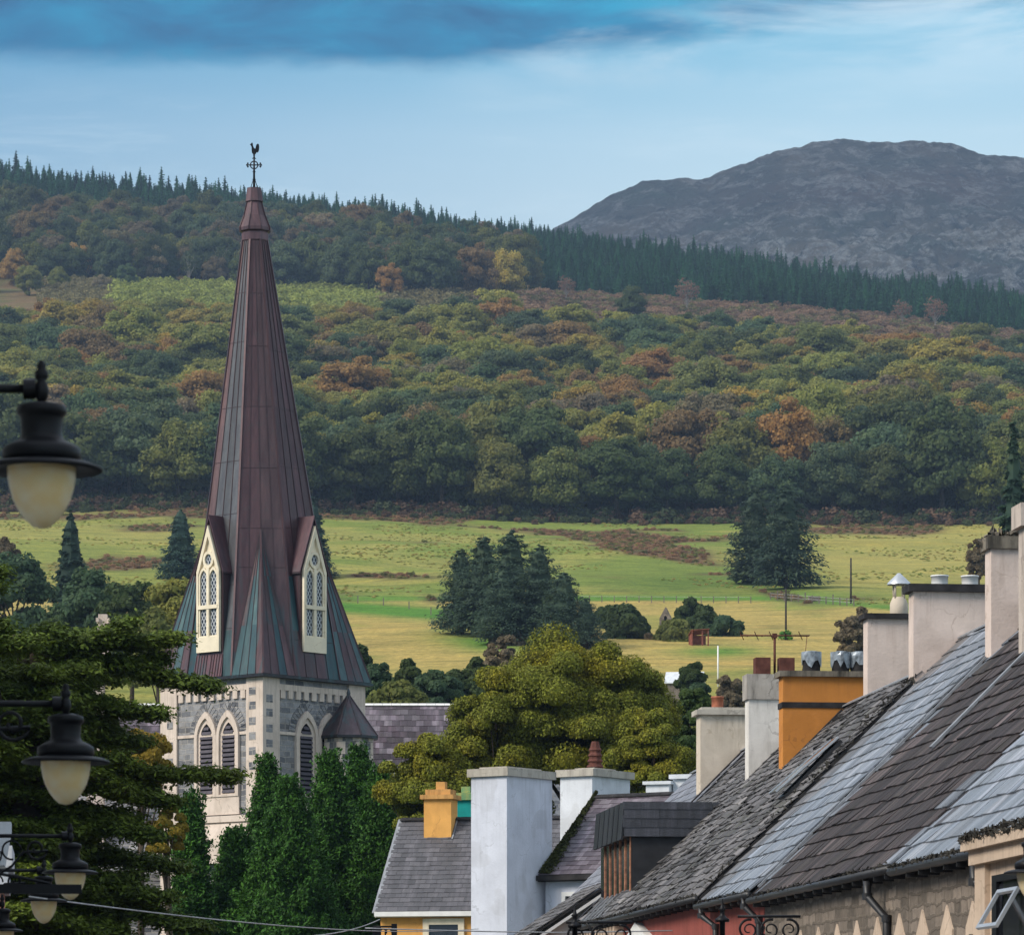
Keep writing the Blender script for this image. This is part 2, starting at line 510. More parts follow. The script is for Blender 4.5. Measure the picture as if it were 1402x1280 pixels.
def mountain_mat():
    m, t, b, o = newmat('mountain_rock')
    ps = ND(t, 'ShaderNodeNewGeometry').outputs['Position']
    a = noise(t, ps, 0.012, 8, 0.65)
    f = noise(t, ps, 0.05, 8, 0.72, 0.6)
    mp_ = ND(t, 'ShaderNodeMapping', i={0: ps, 'Rotation': (0, 0.35, 0), 'Scale': (1.0, 0.45, 1.5)}).outputs[0]
    s_ = MATH(t, 'ADD', MATH(t, 'MULTIPLY', noise(t, mp_, 0.050, 8, 0.75, 0.5), 0.75), MATH(t, 'MULTIPLY', a, 0.25))
    h = noise(t, ps, 0.0045, 5, 0.6)
    base = RAMP(t, a, [(0.30, (0.042, 0.082, 0.058)), (0.48, (0.078, 0.088, 0.076)), (0.66, (0.155, 0.128, 0.088))])
    base = MIX(t, MATH(t, 'MULTIPLY', SSTEP(t, h, 0.5, 0.68), 0.6), base, (0.10, 0.058, 0.050))
    rock = RAMP(t, f, [(0.35, (0.14, 0.15, 0.155)), (0.65, (0.56, 0.57, 0.57))])
    fine = noise(t, ps, 0.16, 6, 0.75)
    cc = MIX(t, MATH(t, 'MULTIPLY', SSTEP(t, s_, 0.475, 0.58), MATH(t, 'ADD', 0.35, MATH(t, 'MULTIPLY', SSTEP(t, fine, 0.38, 0.56), 0.65))), base, rock)
    cc = MIX(t, MATH(t, 'MULTIPLY', SSTEP(t, f, 0.50, 0.64), 0.9), cc, (0.018, 0.026, 0.024))
    sp = ND(t, 'ShaderNodeTexVoronoi', i={'Vector': ps, 'Scale': 0.030})
    sr = ND(t, 'ShaderNodeSeparateXYZ', i={0: sp.outputs[1]})
    k = MATH(t, 'MULTIPLY', MATH(t, 'LESS_THAN', sp.outputs[0], 0.040), MATH(t, 'GREATER_THAN', sr.outputs[0], 0.80))
    cc = MIX(t, k, cc, (0.62, 0.60, 0.56))
    zz = ND(t, 'ShaderNodeSeparateXYZ', i={0: ps}).outputs[2]
    hgt = SSTEP(t, MATH(t, 'ADD', zz, MATH(t, 'MULTIPLY', h, 160.0)), 760.0, 880.0)
    cc = MIX(t, MATH(t, 'MULTIPLY', hgt, 0.38), cc, (0.045, 0.036, 0.040))
    lowm = SSTEP(t, MATH(t, 'ADD', zz, MATH(t, 'MULTIPLY', a, 220.0)), 760.0, 620.0)
    cc = MIX(t, MATH(t, 'MULTIPLY', lowm, 0.4), cc, (0.20, 0.165, 0.13))
    setc(t, b, cc, 0.9, 0.15)
    bump(t, b, MATH(t, 'ADD', s_, f), 1.0, 45.0)
    return m


M = {}
M['ground'] = ground_mat()
M['mountain'] = mountain_mat()
M['leaf'] = leafmat('woodland_leaf', None, 0.38, 0.46)
M['bark'] = plain('bark', (0.075, 0.058, 0.045), 0.95, 0.1, var=0.4)
M['pale_bark'] = plain('pale_bark', (0.26, 0.23, 0.20), 0.9, 0.1, var=0.4)
M['cedar'] = leafmat('cedar_needles', (0.056, 0.082, 0.013), 0.85, 0.25, (1.3, 1.15, 0.65))
M['yew'] = leafmat('yew_needles', (0.022, 0.062, 0.009), 1.0, 0.22, (1.35, 1.3, 0.8))
M['sycamore'] = leafmat('autumn_leaf', (0.094, 0.104, 0.013), 0.95, 0.32, (1.55, 1.15, 0.5))
M['copper'] = copper_mat()
M['lattice'] = lattice_mat()
M['rubble'] = stone_mat('grey_rubble_stone', (0.10, 0.105, 0.12), (0.30, 0.30, 0.31), (0.34, 0.32, 0.30), 0.62, 0.26, 0.022, 0.16)
M['darkrubble'] = stone_mat('weathered_rubble', (0.10, 0.085, 0.07), (0.24, 0.20, 0.165), (0.13, 0.11, 0.09), 0.7, 0.22, 0.03, 0.25)
M['ashlar'] = plaster('cream_ashlar', (0.66, 0.55, 0.47), (0.30, 0.24, 0.19), 0.40)
M['oldashlar'] = plaster('weathered_ashlar', (0.52, 0.44, 0.38), (0.10, 0.085, 0.075), 0.75)
M['creampaint'] = plaster('cream_paint', (0.80, 0.70, 0.53), (0.5, 0.40, 0.26), 0.18)
M['louvre'] = plain('louvre_slate', (0.085, 0.075, 0.09), 0.7, 0.3)
M['dark'] = plain('painted_shade', (0.010, 0.010, 0.012), 0.9, 0.1)  # near-black colour that paints the shade inside window holes
M['slate'] = slate('slate')
M['slate_moss'] = slate('mossy_slate', 0.7, 0.15, 0.75, 0.45)
M['slate_blue'] = slate('blue_slate', 0.45, 0.6, 0.12, 0.12)
M['slate_dark'] = slate('streaked_dark_slate', 0.75, 1.0, 0.25, 0.10, 0.22)
M['slate_church'] = slate('church_slate', 0.55, 0.5, 0.25, 0.2)
M['deck'] = plain('roof_deck', (0.04, 0.038, 0.038), 0.95, 0.1)
M['lead'] = plain('lead', (0.27, 0.28, 0.30), 0.5, 0.4, 0.3)
M['iron'] = plain('black_iron', (0.006, 0.006, 0.008), 0.45, 0.2, var=0.3)
M['gutter'] = plain('black_gutter', (0.018, 0.018, 0.02), 0.45, 0.45)
M['moss'] = plain('moss', (0.055, 0.060, 0.022), 0.95, 0.1, var=0.6, sc=8)
M['debris'] = plain('gutter_debris', (0.045, 0.042, 0.036), 0.95, 0.1, var=0.6, sc=9)
M['pinkcream'] = plaster('pinkish_cream_render', (0.66, 0.54, 0.475), (0.34, 0.25, 0.20), 0.36)
M['whitewash'] = plaster('white_render', (0.70, 0.66, 0.61), (0.30, 0.27, 0.24), 0.45)
M['creamstack'] = plaster('cream_render', (0.62, 0.53, 0.43), (0.33, 0.26, 0.19), 0.40)
M['orange'] = plaster('orange_render', (0.56, 0.225, 0.050), (0.30, 0.12, 0.04), 0.25)
M['yellow'] = plaster('yellow_render', (0.76, 0.39, 0.11), (0.45, 0.22, 0.07), 0.28)
M['teal'] = plaster('teal_render', (0.010, 0.26, 0.24), (0.02, 0.13, 0.11), 0.3)
M['lavender'] = plaster('pale_blue_render', (0.60, 0.62, 0.70), (0.34, 0.35, 0.38), 0.36)
M['palewhite'] = plaster('pale_white_render', (0.66, 0.68, 0.72), (0.40, 0.40, 0.42), 0.25)
M['concrete'] = plaster('stained_concrete', (0.42, 0.38, 0.34), (0.06, 0.055, 0.05), 0.85)
M['lichencap'] = plaster('lichen_stone', (0.22, 0.19, 0.15), (0.03, 0.028, 0.025), 0.95)
M['darkcap'] = plain('dark_coping', (0.028, 0.026, 0.027), 0.8, 0.2, var=0.5)
M['palecap'] = plaster('pale_coping', (0.46, 0.42, 0.36), (0.16, 0.14, 0.12), 0.6)
M['yellowcap'] = plaster('ochre_coping', (0.62, 0.33, 0.11), (0.22, 0.12, 0.05), 0.8)
M['tealcap'] = plaster('lichened_teal_coping', (0.13, 0.27, 0.13), (0.42, 0.36, 0.10), 0.7)
M['terracotta'] = plain('terracotta', (0.36, 0.13, 0.075), 0.85, 0.2, var=0.35, sc=6)
M['rustpot'] = plain('rust_brown_clay', (0.105, 0.040, 0.030), 0.85, 0.2, var=0.35, sc=6)
M['darkpot'] = plain('sooty_clay', (0.030, 0.028, 0.028), 0.85, 0.2, var=0.5, sc=6)
M['whitepaint'] = plain('white_paint', (0.74, 0.73, 0.71), 0.5, 0.4, var=0.08)
M['foil'] = plain('grey_plastic_sheet', (0.24, 0.27, 0.30), 0.3, 0.5, 0.2, var=0.5, sc=9)
M['galv'] = plain('galvanised_metal', (0.55, 0.57, 0.60), 0.35, 0.5, 0.6, var=0.15)
M['cladding'] = plain('black_cladding', (0.020, 0.020, 0.023), 0.6, 0.35, var=0.35)
M['timber'] = plain('weathered_orange_timber', (0.36, 0.17, 0.10), 0.8, 0.2, var=0.5, sc=7)
M['glass'] = plain('window_glass', (0.02, 0.022, 0.028), 0.08, 0.6, var=0.3)
M['red'] = plaster('dark_red_render', (0.28, 0.075, 0.06), (0.10, 0.04, 0.03), 0.5)
M['pink'] = plaster('salmon_render', (0.60, 0.30, 0.21), (0.3, 0.15, 0.1), 0.3)
M['shopcream'] = plaster('shop_cream', (0.54, 0.42, 0.32), (0.26, 0.20, 0.15), 0.4)
M['road'] = plain('asphalt', (0.05, 0.05, 0.052), 0.9, 0.2)
M['paving'] = plain('paving_flags', (0.22, 0.21, 0.20), 0.9, 0.2)
M['roofwhite'] = plain('pale_tin_roof', (0.58, 0.60, 0.63), 0.6, 0.3, var=0.15)
M['rusttin'] = plain('rusty_tin', (0.22, 0.075, 0.05), 0.85, 0.2, var=0.4)
M['wood'] = plain('grey_timber', (0.17, 0.14, 0.115), 0.9, 0.1, var=0.35)
M['darkwood'] = plain('tarred_timber', (0.05, 0.042, 0.036), 0.9, 0.1, var=0.35)
M['wire'] = plain('pale_cable', (0.42, 0.42, 0.42), 0.6, 0.3)


def opal():
    m, t, b, o = newmat('opal_glass')
    ob = ND(t, 'ShaderNodeTexCoord').outputs['Object']
    n = noise(t, ob, 6.0, 3)
    cc = RAMP(t, n, [(0.35, (0.95, 0.70, 0.34)), (0.65, (0.98, 0.86, 0.62))])
    setc(t, b, cc, 0.25, 0.5)
    tr = ND(t, 'ShaderNodeBsdfTranslucent', i={0: (0.95, 0.82, 0.58)})
    ms = ND(t, 'ShaderNodeMixShader', i={0: 0.22, 1: b.outputs[0], 2: tr.outputs[0]})
    t.links.new(ms.outputs[0], o.inputs[0])
    return m


M['opal'] = opal()

# ------------------------------------------------------------------ ground and hills
PXC = np.array([-500, 0, 350, 700, 1050, 1402, 1900], float)
ROWS = [  # depth, then the ground's photo row at each of PXC
    (450, 930, 932, 935, 937, 937, 937, 937),
    (650, 822, 824, 826, 827, 829, 832, 835),
    (1000, 698, 700, 703, 713, 716, 722, 730),
    (1250, 572, 574, 578, 584, 590, 600, 610),
    (1500, 470, 474, 478, 484, 500, 522, 545),
    (1700, 408, 410, 412, 422, 444, 474, 500),
    (1800, 392, 395, 397, 402, 425, 458, 485),
    (2150, 232, 262, 297, 334, 390, 437, 475),
    (2320, 230, 260, 295, 332, 388, 436, 472)]
NEAR = [(-400, -0.5), (0, 0.0), (60, 0.6), (130, 2.0), (235, 4.0)]
TY = np.array([n_[0] for n_ in NEAR] + [r[0] for r in ROWS] + [2600, 3200, 6000], float)
TZ = np.array([[n_[1]] * 7 for n_ in NEAR] + [[CZ + (HOR - y) / F * r[0] for y in r[1:]] for r in ROWS] + [[300] * 7, [180] * 7, [150] * 7], float)


def gz(X, Y):
    X = np.asarray(X, float); Y = np.asarray(Y, float)
    px = 701 + F * X / np.maximum(Y, 60)
    ci = np.clip(np.searchsorted(PXC, px) - 1, 0, len(PXC) - 2)
    cf = np.clip((px - PXC[ci]) / (PXC[ci + 1] - PXC[ci]), 0, 1)
    ri = np.clip(np.searchsorted(TY, Y) - 1, 0, len(TY) - 2)
    rf = np.clip((Y - TY[ri]) / (TY[ri + 1] - TY[ri]), 0, 1)
    z = (TZ[ri, ci] * (1 - cf) + TZ[ri, ci + 1] * cf) * (1 - rf) + (TZ[ri + 1, ci] * (1 - cf) + TZ[ri + 1, ci + 1] * cf) * rf
    k = np.clip((Y - 300) / 300, 0, 1)
    return z + k * ((fbm(X / 70 + 31, Y / 90, 3, 5) - 0.5) * 5.0 + (fbm(X / 14, Y / 22, 2, 9) - 0.5) * 0.5)


def pix(X, Y, Z):
    return 701 + F * X / Y, HOR - F * (Z - CZ) / Y


def on_ground(px, py, lo=240.0, hi=2140.0):
    """the point of the ground under a photo pixel"""
    Ys = np.linspace(lo, hi, 4000)
    Xs = (px - 701) / F * Ys
    g = pix(Xs, Ys, gz(Xs, Ys))[1]
    k = int(np.argmax(g <= py))
    return Vector((Xs[k], Ys[k], float(gz(Xs[k], Ys[k]))))


def lerp3(a, b, f):
    return a * (1 - f[..., None]) + np.array(b, float) * f[..., None]


def sst(x, a, b):
    t = np.clip((x - a) / (b - a), 0, 1)
    return t * t * (3 - 2 * t)


def bracken_mask(px, py, X, Y):
    n = fbm(X / 18 + 3, Y / 26, 4, 21)
    def blob(cx, cy, rx, ry, tilt=0.0):
        return np.exp(-(((px - cx) / rx) ** 2 + ((py - cy - (px - cx) * tilt) / ry) ** 2))
    m = blob(900, 752, 95, 13, 0.16) * 1.2 + blob(830, 735, 130, 9, 0.05) + blob(170, 770, 70, 14) * 1.2 + blob(190, 724, 80, 7) * 0.8
    m = m + blob(520, 789, 95, 6) * 1.15 + blob(600, 822, 35, 8, 0.05) + blob(1210, 726, 110, 10) * 0.9 + blob(1060, 712, 120, 6) + blob(1060, 815, 60, 11, 0.2) * 1.2
    m = m + sst(py, 716, 706) * 0.8 + blob(560, 712, 130, 6) * 0.8
    return sst(m + (n - 0.5) * 2.1, 0.35, 1.0)


def field_colour(px, py, X, Y):
    n = fbm(X / 30, Y / 45, 4, 3)
    n2 = fbm(X / 9, Y / 16, 3, 13)
    straw, green = np.array((0.39, 0.305, 0.105)), (0.175, 0.225, 0.050)
    vgreen, pale = (0.085, 0.215, 0.032), (0.34, 0.30, 0.095)
    c_ = np.broadcast_to(straw, px.shape + (3,)).copy()
    wig = (n - 0.5) * 14
    # lower meadow: straw with greener swathes
    c_ = lerp3(c_, green, sst(n2 + (n - .5) * .8, 0.60, 0.80) * 0.5)
    # the mown lane left of the pine clump
    lane = np.exp(-((py - (829 + (px - 440) * 0.075) - wig * .3) / 9) ** 2) * sst(px, 690, 600) * sst(px, 200, 420)
    c_ = lerp3(c_, vgreen, np.clip(lane * 1.3, 0, 1))
    c_ = lerp3(c_, vgreen, np.exp(-((px - 665) / 70) ** 2 - ((py - 878 - (px - 640) * .12) / 13) ** 2) * 0.95)
    c_ = lerp3(c_, vgreen, np.exp(-((px - 985) / 60) ** 2 - ((py - 892) / 8) ** 2) * 0.9)
    c_ = lerp3(c_, green, sst(py, 905, 935) * 0.5)
    # middle pasture
    line = 823 + np.maximum(px - 1080, 0) * 0.09 - np.maximum(500 - px, 0) * 0.02
    up = sst(py + wig * .12, line + .6, line - .6)
    mid = lerp3(np.broadcast_to(np.array(green), px.shape + (3,)).copy(), pale, sst(n + (n2 - .5) * .5, 0.40, 0.66) * 0.6)
    mid = lerp3(mid, pale, sst(px, 1070, 1160) * 0.75 * sst(py, 835, 790))
    mid = lerp3(mid, (0.10, 0.16, 0.032), np.exp(-((px - 960) / 130) ** 2 - ((py - 800) / 20) ** 2) * 0.8)
    mid = lerp3(mid, vgreen, np.exp(-((py - line + 4) / 4.0) ** 2) * 0.8)
    mid = lerp3(mid, pale, sst(px, 330, 210) * 0.25)
    c_ = lerp3(c_, (0, 0, 0), up) + mid * up[..., None]
    c_ = lerp3(c_, vgreen, np.exp(-((px - 1110) / 60) ** 2 - ((py - 822) / 12) ** 2) * 0.7)
    # bracken and rough banks
    b = bracken_mask(px, py, X, Y)
    br = lerp3(np.broadcast_to(np.array((0.135, 0.085, 0.048)), px.shape + (3,)).copy(), (0.085, 0.085, 0.038), sst(n2, 0.4, 0.65))
    c_ = lerp3(c_, (0, 0, 0), b) + br * b[..., None]
    # wood floor, heath, town
    wd = sst(Y, 990, 1008)
    c_ = lerp3(c_, (0.040, 0.042, 0.020), wd)
    heath = lerp3(np.broadcast_to(np.array((0.15, 0.105, 0.055)), px.shape + (3,)).copy(), (0.10, 0.105, 0.04), sst(n2, 0.4, 0.7))
    hm = sst(Y, 1570, 1600)
    hm = np.clip(hm, 0, 1)
    c_ = lerp3(c_, (0, 0, 0), hm) + heath * hm[..., None]
    yg = np.exp(-((Y - 1710) / 90) ** 2) * sst(px, 560, 420) * sst(px, 60, 160)
    c_ = lerp3(c_, (0.19, 0.20, 0.045), yg)
    c_ = lerp3(c_, (0.05, 0.055, 0.028), sst(Y, 2160, 2200))
    c_ = lerp3(c_, (0.07, 0.085, 0.035), sst(Y, 420, 300))
    return c_


def grid_object(name, X, Y, Z, colours, mat):
    ny, nx = X.shape
    V = np.stack([X, Y, Z], -1).reshape(-1, 3)
    i = np.arange(ny - 1)[:, None] * nx + np.arange(nx - 1)[None, :]
    Q = np.stack([i, i + 1, i + nx + 1, i + nx], -1).reshape(-1, 4)
    me = bpy.data.meshes.new(name)
    me.vertices.add(len(V)); me.vertices.foreach_set('co', V.ravel())
    me.loops.add(Q.size); me.loops.foreach_set('vertex_index', Q.ravel())
    me.polygons.add(len(Q))
    me.polygons.foreach_set('loop_start', np.arange(len(Q)) * 4)
    me.polygons.foreach_set('use_smooth', np.ones(len(Q), bool))
    me.update(calc_edges=True)
    if colours is not None:
        ca = me.color_attributes.new('Col', 'FLOAT_COLOR', 'POINT')
        cc = np.ones((len(V), 4), np.float32); cc[:, :3] = colours.reshape(-1, 3)
        ca.data.foreach_set('color', cc.ravel())
    me.materials.append(mat)
    o = bpy.data.objects.new(name, me)
    COL.objects.link(o)
    return o


ya = np.concatenate([np.arange(-200, 240, 20), np.arange(240, 440, 8), np.arange(440, 1060, 2.5), np.arange(1060, 2340, 15), np.arange(2340, 4850, 120)])
ua = np.sign(np.linspace(-1, 1, 361)) * np.abs(np.linspace(-1, 1, 361)) ** 1.5 * 0.45
GY = np.repeat(ya[:, None], len(ua), 1)
GX = ua[None, :] * np.maximum(GY, 420)
GZ = gz(GX, GY)
gp = pix(GX, np.maximum(GY, 60), GZ)
ground = grid_object('hillside_ground', GX, GY, GZ, field_colour(gp[0], gp[1], GX, GY), M['ground'])
tag(ground, kind='structure')

# street and pavements (below the frame)
for nm, t0, t1, h, mt in (('street', -0.2, 10.6, 0.02, 'road'), ('pavement', -1.25, -0.2, 0.14, 'paving'), ('pavement', 10.6, 13.85, 0.14, 'paving')):
    mb = MB()
    for k in range(13):
        s0, s1 = k * 10 - 10, k * 10
        z0, z1 = s0 * 0.0156 + h + 0.15, s1 * 0.0156 + h + 0.15
        a, b_, c_, d = st(t0, s0, z0), st(t1, s0, z0), st(t1, s1, z1), st(t0, s1, z1)
        mb.prism([a, b_, c_, d], (0, 0, -0.4))
    tag(mb.build(nm, M[mt]), kind='structure')

# the mountain
CP = np.array([(640, 420), (700, 360), (760, 310), (800, 291), (845, 264), (880, 251), (970, 246), (990, 235), (1060, 209), (1110, 199), (1150, 194), (1200, 197), (1240, 194), (1290, 200), (1350, 214), (1402, 215), (1500, 222), (1700, 300), (1900, 420), (2100, 520)], float)
mpx = np.concatenate([np.linspace(640, 1450, 330), np.linspace(1460, 2100, 60)])
my = np.concatenate([np.linspace(2750, 4000, 230), np.linspace(4020, 4700, 30)])
PXG, MY = np.meshgrid(mpx, my)
MX = (PXG - 701) / F * 4000 * (0.55 + 0.45 * MY / 4000)
crest = CZ + (HOR - np.interp(PXG, CP[:, 0], CP[:, 1])) / F * 4000
fr = np.clip((MY - 2750) / 1250, 0, 1)
bk = np.clip((MY - 4000) / 700, 0, 1)
prof = 0.36 + 0.64 * fr ** 1.12
MZ = crest * prof * (1 - 0.5 * bk ** 1.5)
MZ += (fbm(MX / 240, MY / 240, 6, 77, 0.55) - 0.5) * 120 * np.sin(fr * math.pi) + (fbm(MX / 45, MY / 45, 5, 55, 0.65) - 0.5) * 58 * (0.24 + 0.76 * np.sin(fr * math.pi))
mo = grid_object('mountain', MX, MY, MZ, None, M['mountain'])
tag(mo, kind='structure')

# ------------------------------------------------------------------ foliage tools
RG = np.random.default_rng(7)


def nrmz(a):
    return a / np.maximum(np.linalg.norm(a, axis=-1, keepdims=True), 1e-9)


def leaves(P, Nn, size, rng, aspect=1.0, along=None):
    """diamond leaves at P facing Nn; ALONG is the long axis"""
    n = len(P)
    Nn = nrmz(Nn)
    if along is None:
        along = rng.normal(size=(n, 3))
    T = nrmz(np.cross(np.cross(Nn, along), Nn))
    B = np.cross(Nn, T)
    s = np.asarray(size)[:, None] * np.ones((n, 1))
    j = lambda: rng.uniform(0.7, 1.3, (n, 1))
    a = P + T * s * j() * aspect
    b = P + B * s * j()
    c_ = P - T * s * j() * aspect
    d = P - B * s * j()
    V = np.stack([a, b, c_, d], 1).reshape(-1, 3)
    return V


def foliage_mesh(name, V, mats, extra=None, smooth=False):
    """V: 4 corners per leaf; extra: an MB with limbs (material slot 1)"""
    n4 = len(V)
    vs = V.tolist()
    fs = np.arange(n4).reshape(-1, 4).tolist()
    mi = [0] * len(fs)
    if extra is not None:
        vs += extra.V
        fs += [[i + n4 for i in f] for f in extra.Fc]
        mi += [1 + m_ for m_ in extra.M]
    me = bpy.data.meshes.new(name)
    me.from_pydata(vs, [], fs)
    for m_ in mats: me.materials.append(m_)
    me.polygons.foreach_set('material_index', mi)
    me.update()
    return me


def mesh_obj(name, me, parent=None, link=True):
    o = bpy.data.objects.new(name, me)
    if link: COL.objects.link(o)
    o.parent = parent
    return o


def lobe_crown(rng, Rx, z0, z1, nl, per, leaf, lr=(0.26, 0.42), low=1.78, fill=0.74):
    """leaf corners of a crown made of many leafy lobes, plus the lobe centres"""
    C0 = np.array((0, 0, (z0 + z1) / 2)); hz = (z1 - z0) / 2
    k = np.arange(nl) + 0.5
    ph = np.arccos(1 - low * k / nl); th = math.pi * (1 + 5 ** .5) * k
    D = np.stack([np.cos(th) * np.sin(ph), np.sin(th) * np.sin(ph), np.cos(ph)], 1)
    D = nrmz(D + rng.normal(size=D.shape) * 0.26)
    rad = rng.uniform(*lr, nl) * Rx
    q = rng.uniform(fill * 0.62, fill * 1.25, (nl, 1))
    Cn = C0 + D * q * np.array((Rx, Rx, hz))
    Vs = []
    for i in range(nl):
        d = nrmz(rng.normal(size=(per, 3)))
        d = d[d[:, 2] > -0.55]
        r_ = rad[i] * (0.62 + 0.62 * rng.random((len(d), 1)) ** 0.8)
        p = Cn[i] + d * r_ * np.array((1, 1, 0.82))
        dist = np.linalg.norm((p[:, None, :] - Cn[None]) / np.array((1, 1, 0.82)), axis=2) / rad[None]
        dist[:, i] = 9
        keep = dist.min(1) > 0.62
        p, d = p[keep], d[keep]
        nn = d + 0.35 * nrmz(p - C0) + rng.normal(size=p.shape) * 0.52
        Vs.append(leaves(p, nn, rng.uniform(0.7, 1.25, len(p)) * leaf, rng))
    return np.concatenate(Vs), Cn, rad


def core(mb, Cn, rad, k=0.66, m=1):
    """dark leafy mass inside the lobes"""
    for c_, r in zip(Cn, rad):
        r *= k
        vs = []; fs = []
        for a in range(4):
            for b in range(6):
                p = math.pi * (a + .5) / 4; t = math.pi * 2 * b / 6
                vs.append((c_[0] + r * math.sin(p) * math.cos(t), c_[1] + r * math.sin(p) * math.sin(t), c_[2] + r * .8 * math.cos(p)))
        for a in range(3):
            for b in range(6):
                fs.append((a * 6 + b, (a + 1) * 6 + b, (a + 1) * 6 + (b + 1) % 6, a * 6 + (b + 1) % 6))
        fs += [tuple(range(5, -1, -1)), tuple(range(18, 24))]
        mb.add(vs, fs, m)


def trunk_mb(rng, h, r, tops, m=0):
    mb = MB()
    mb.tube([(0, 0, -0.8), (0.05, 0.02, h * 0.35), (-0.05, 0.05, h * 0.7), (0, 0, h)], [r * 1.25, r, r * .75, r * .4], 7, m)
    for t in tops:
        z = rng.uniform(0.35, 0.75) * h
        p = Vector((0, 0, z)); q = Vector(t)
        mid = p.lerp(q, 0.5) + Vector((0, 0, 0.08 * (q - p).length))
        mb.tube([p, mid, q], [r * .45, r * .28, r * .08], 5, m)
    return mb


def broadleaf(name, rng, Rx, H, z0, nl, per, leaf, lr=(0.26, 0.42)):
    V, Cn, rad = lobe_crown(rng, Rx, z0, H, nl, per, leaf, lr)
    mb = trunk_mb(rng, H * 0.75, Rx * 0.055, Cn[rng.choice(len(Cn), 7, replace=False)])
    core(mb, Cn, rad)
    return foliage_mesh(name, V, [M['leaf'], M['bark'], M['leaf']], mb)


def spruce(name, rng, H, Rb, tiers, per, leaf, mats, z0=0.06, power=0.85, droop=0.25, trunk_r=0.16):
    """whorls of drooping branches clothed with needle sprays"""
    Ps, Ns, Al, Sz = [], [], [], []
    mb = MB()
    mb.tube([(0, 0, -0.6), (0, 0, H * .5), (0, 0, H * .98)], [trunk_r * 1.2, trunk_r * .7, 0.02], 6, 0)
    for k in range(tiers):
        f = (k + 0.5) / tiers
        z = H * (z0 + (0.97 - z0) * f)
        L = Rb * (1 - f) ** power * rng.uniform(0.8, 1.15) + 0.12
        nb = max(4, int(round(5 + 4 * (1 - f))))
        a0 = rng.uniform(0, 6.28)
        for b in range(nb):
            a = a0 + 6.283 * b / nb + rng.normal() * 0.2
            Lb = L * rng.uniform(0.7, 1.15)
            q = np.sqrt(rng.uniform(0.02, 1, per))
            w = rng.normal(size=per) * 0.16 * Lb * (0.4 + q)
            zj = z + rng.normal() * H * .018
            dz = zj - z - droop * Lb * q + 0.35 * droop * Lb * q ** 3 + rng.normal(size=per) * 0.06 * Lb
            ca, sa = math.cos(a), math.sin(a)
            Ps.append(np.stack([ca * Lb * q - sa * w, sa * Lb * q + ca * w, z + dz], 1))
            n_ = np.stack([ca * 0.45 * np.ones(per), sa * 0.45 * np.ones(per), np.ones(per)], 1) + rng.normal(size=(per, 3)) * 0.35
            Ns.append(n_)
            Al.append(np.stack([ca * np.ones(per), sa * np.ones(per), -0.3 * np.ones(per)], 1) + rng.normal(size=(per, 3)) * 0.5)
            Sz.append(rng.uniform(0.7, 1.3, per) * leaf * (0.55 + 0.45 * (1 - f)))
    P = np.concatenate(Ps)
    V = leaves(P, np.concatenate(Ns), np.concatenate(Sz), rng, 1.9, np.concatenate(Al))
    return V, mb


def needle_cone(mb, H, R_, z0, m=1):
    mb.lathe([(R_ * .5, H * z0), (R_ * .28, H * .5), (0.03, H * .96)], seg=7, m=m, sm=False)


# prototypes that the wood is copied from
BL = [broadleaf('broadleaf_tree', np.random.default_rng(100 + k), rx, h, z0, nl, per, 0.27, lr)
      for k, (rx, h, z0, nl, per, lr) in enumerate([(7.0, 15, 0.4, 64, 250, (.19, .32)), (6.4, 16.5, 0.6, 58, 250, (.2, .34)), (7.6, 14, 0.4, 74, 230, (.17, .29)), (5.8, 15.5, 1.0, 50, 260, (.22, .36)), (7.2, 17, 0.8, 70, 240, (.18, .30))])]
SP = []
for k, (h, rb, ti) in enumerate([(17, 3.2, 15), (15, 2.9, 14), (19, 3.5, 17)]):
    rg = np.random.default_rng(200 + k)
    V_, mb_ = spruce('spruce_tree', rg, h, rb, ti, 22, 0.26, None)
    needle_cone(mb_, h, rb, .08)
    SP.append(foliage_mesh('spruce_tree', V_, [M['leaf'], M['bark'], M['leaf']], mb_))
# bare-twigged tree: fan of thin limbs
BT = []
for k in range(2):
    rg = np.random.default_rng(300 + k)
    mb_ = MB()
    mb_.tube([(0, 0, -.5), (0.1, 0, 4), (0, 0, 8)], [.22, .17, .1], 5)
    for i in range(34):
        a = rg.uniform(0, 6.28); z = rg.uniform(3, 8); L = rg.uniform(2.5, 5)
        p = Vector((0, 0, z)); q = p + Vector((math.cos(a) * L * .55, math.sin(a) * L * .55, L))
        mb_.tube([p, p.lerp(q, .5) + Vector((0, 0, .3)), q], [.08, .05, .015], 4)
    V_, Cn_, rd_ = lobe_crown(rg, 3.6, 4, 13, 26, 26, .30, (.25, .4))
    BT.append(foliage_mesh('bare_tree', V_, [M['leaf'], M['pale_bark']], mb_))
rg = np.random.default_rng(400)
V_, Cn_, rd_ = lobe_crown(rg, 1.0, -0.2, 1.3, 12, 40, .14, (.35, .55))
BU = foliage_mesh('scrub_bush', V_, [M['leaf']])


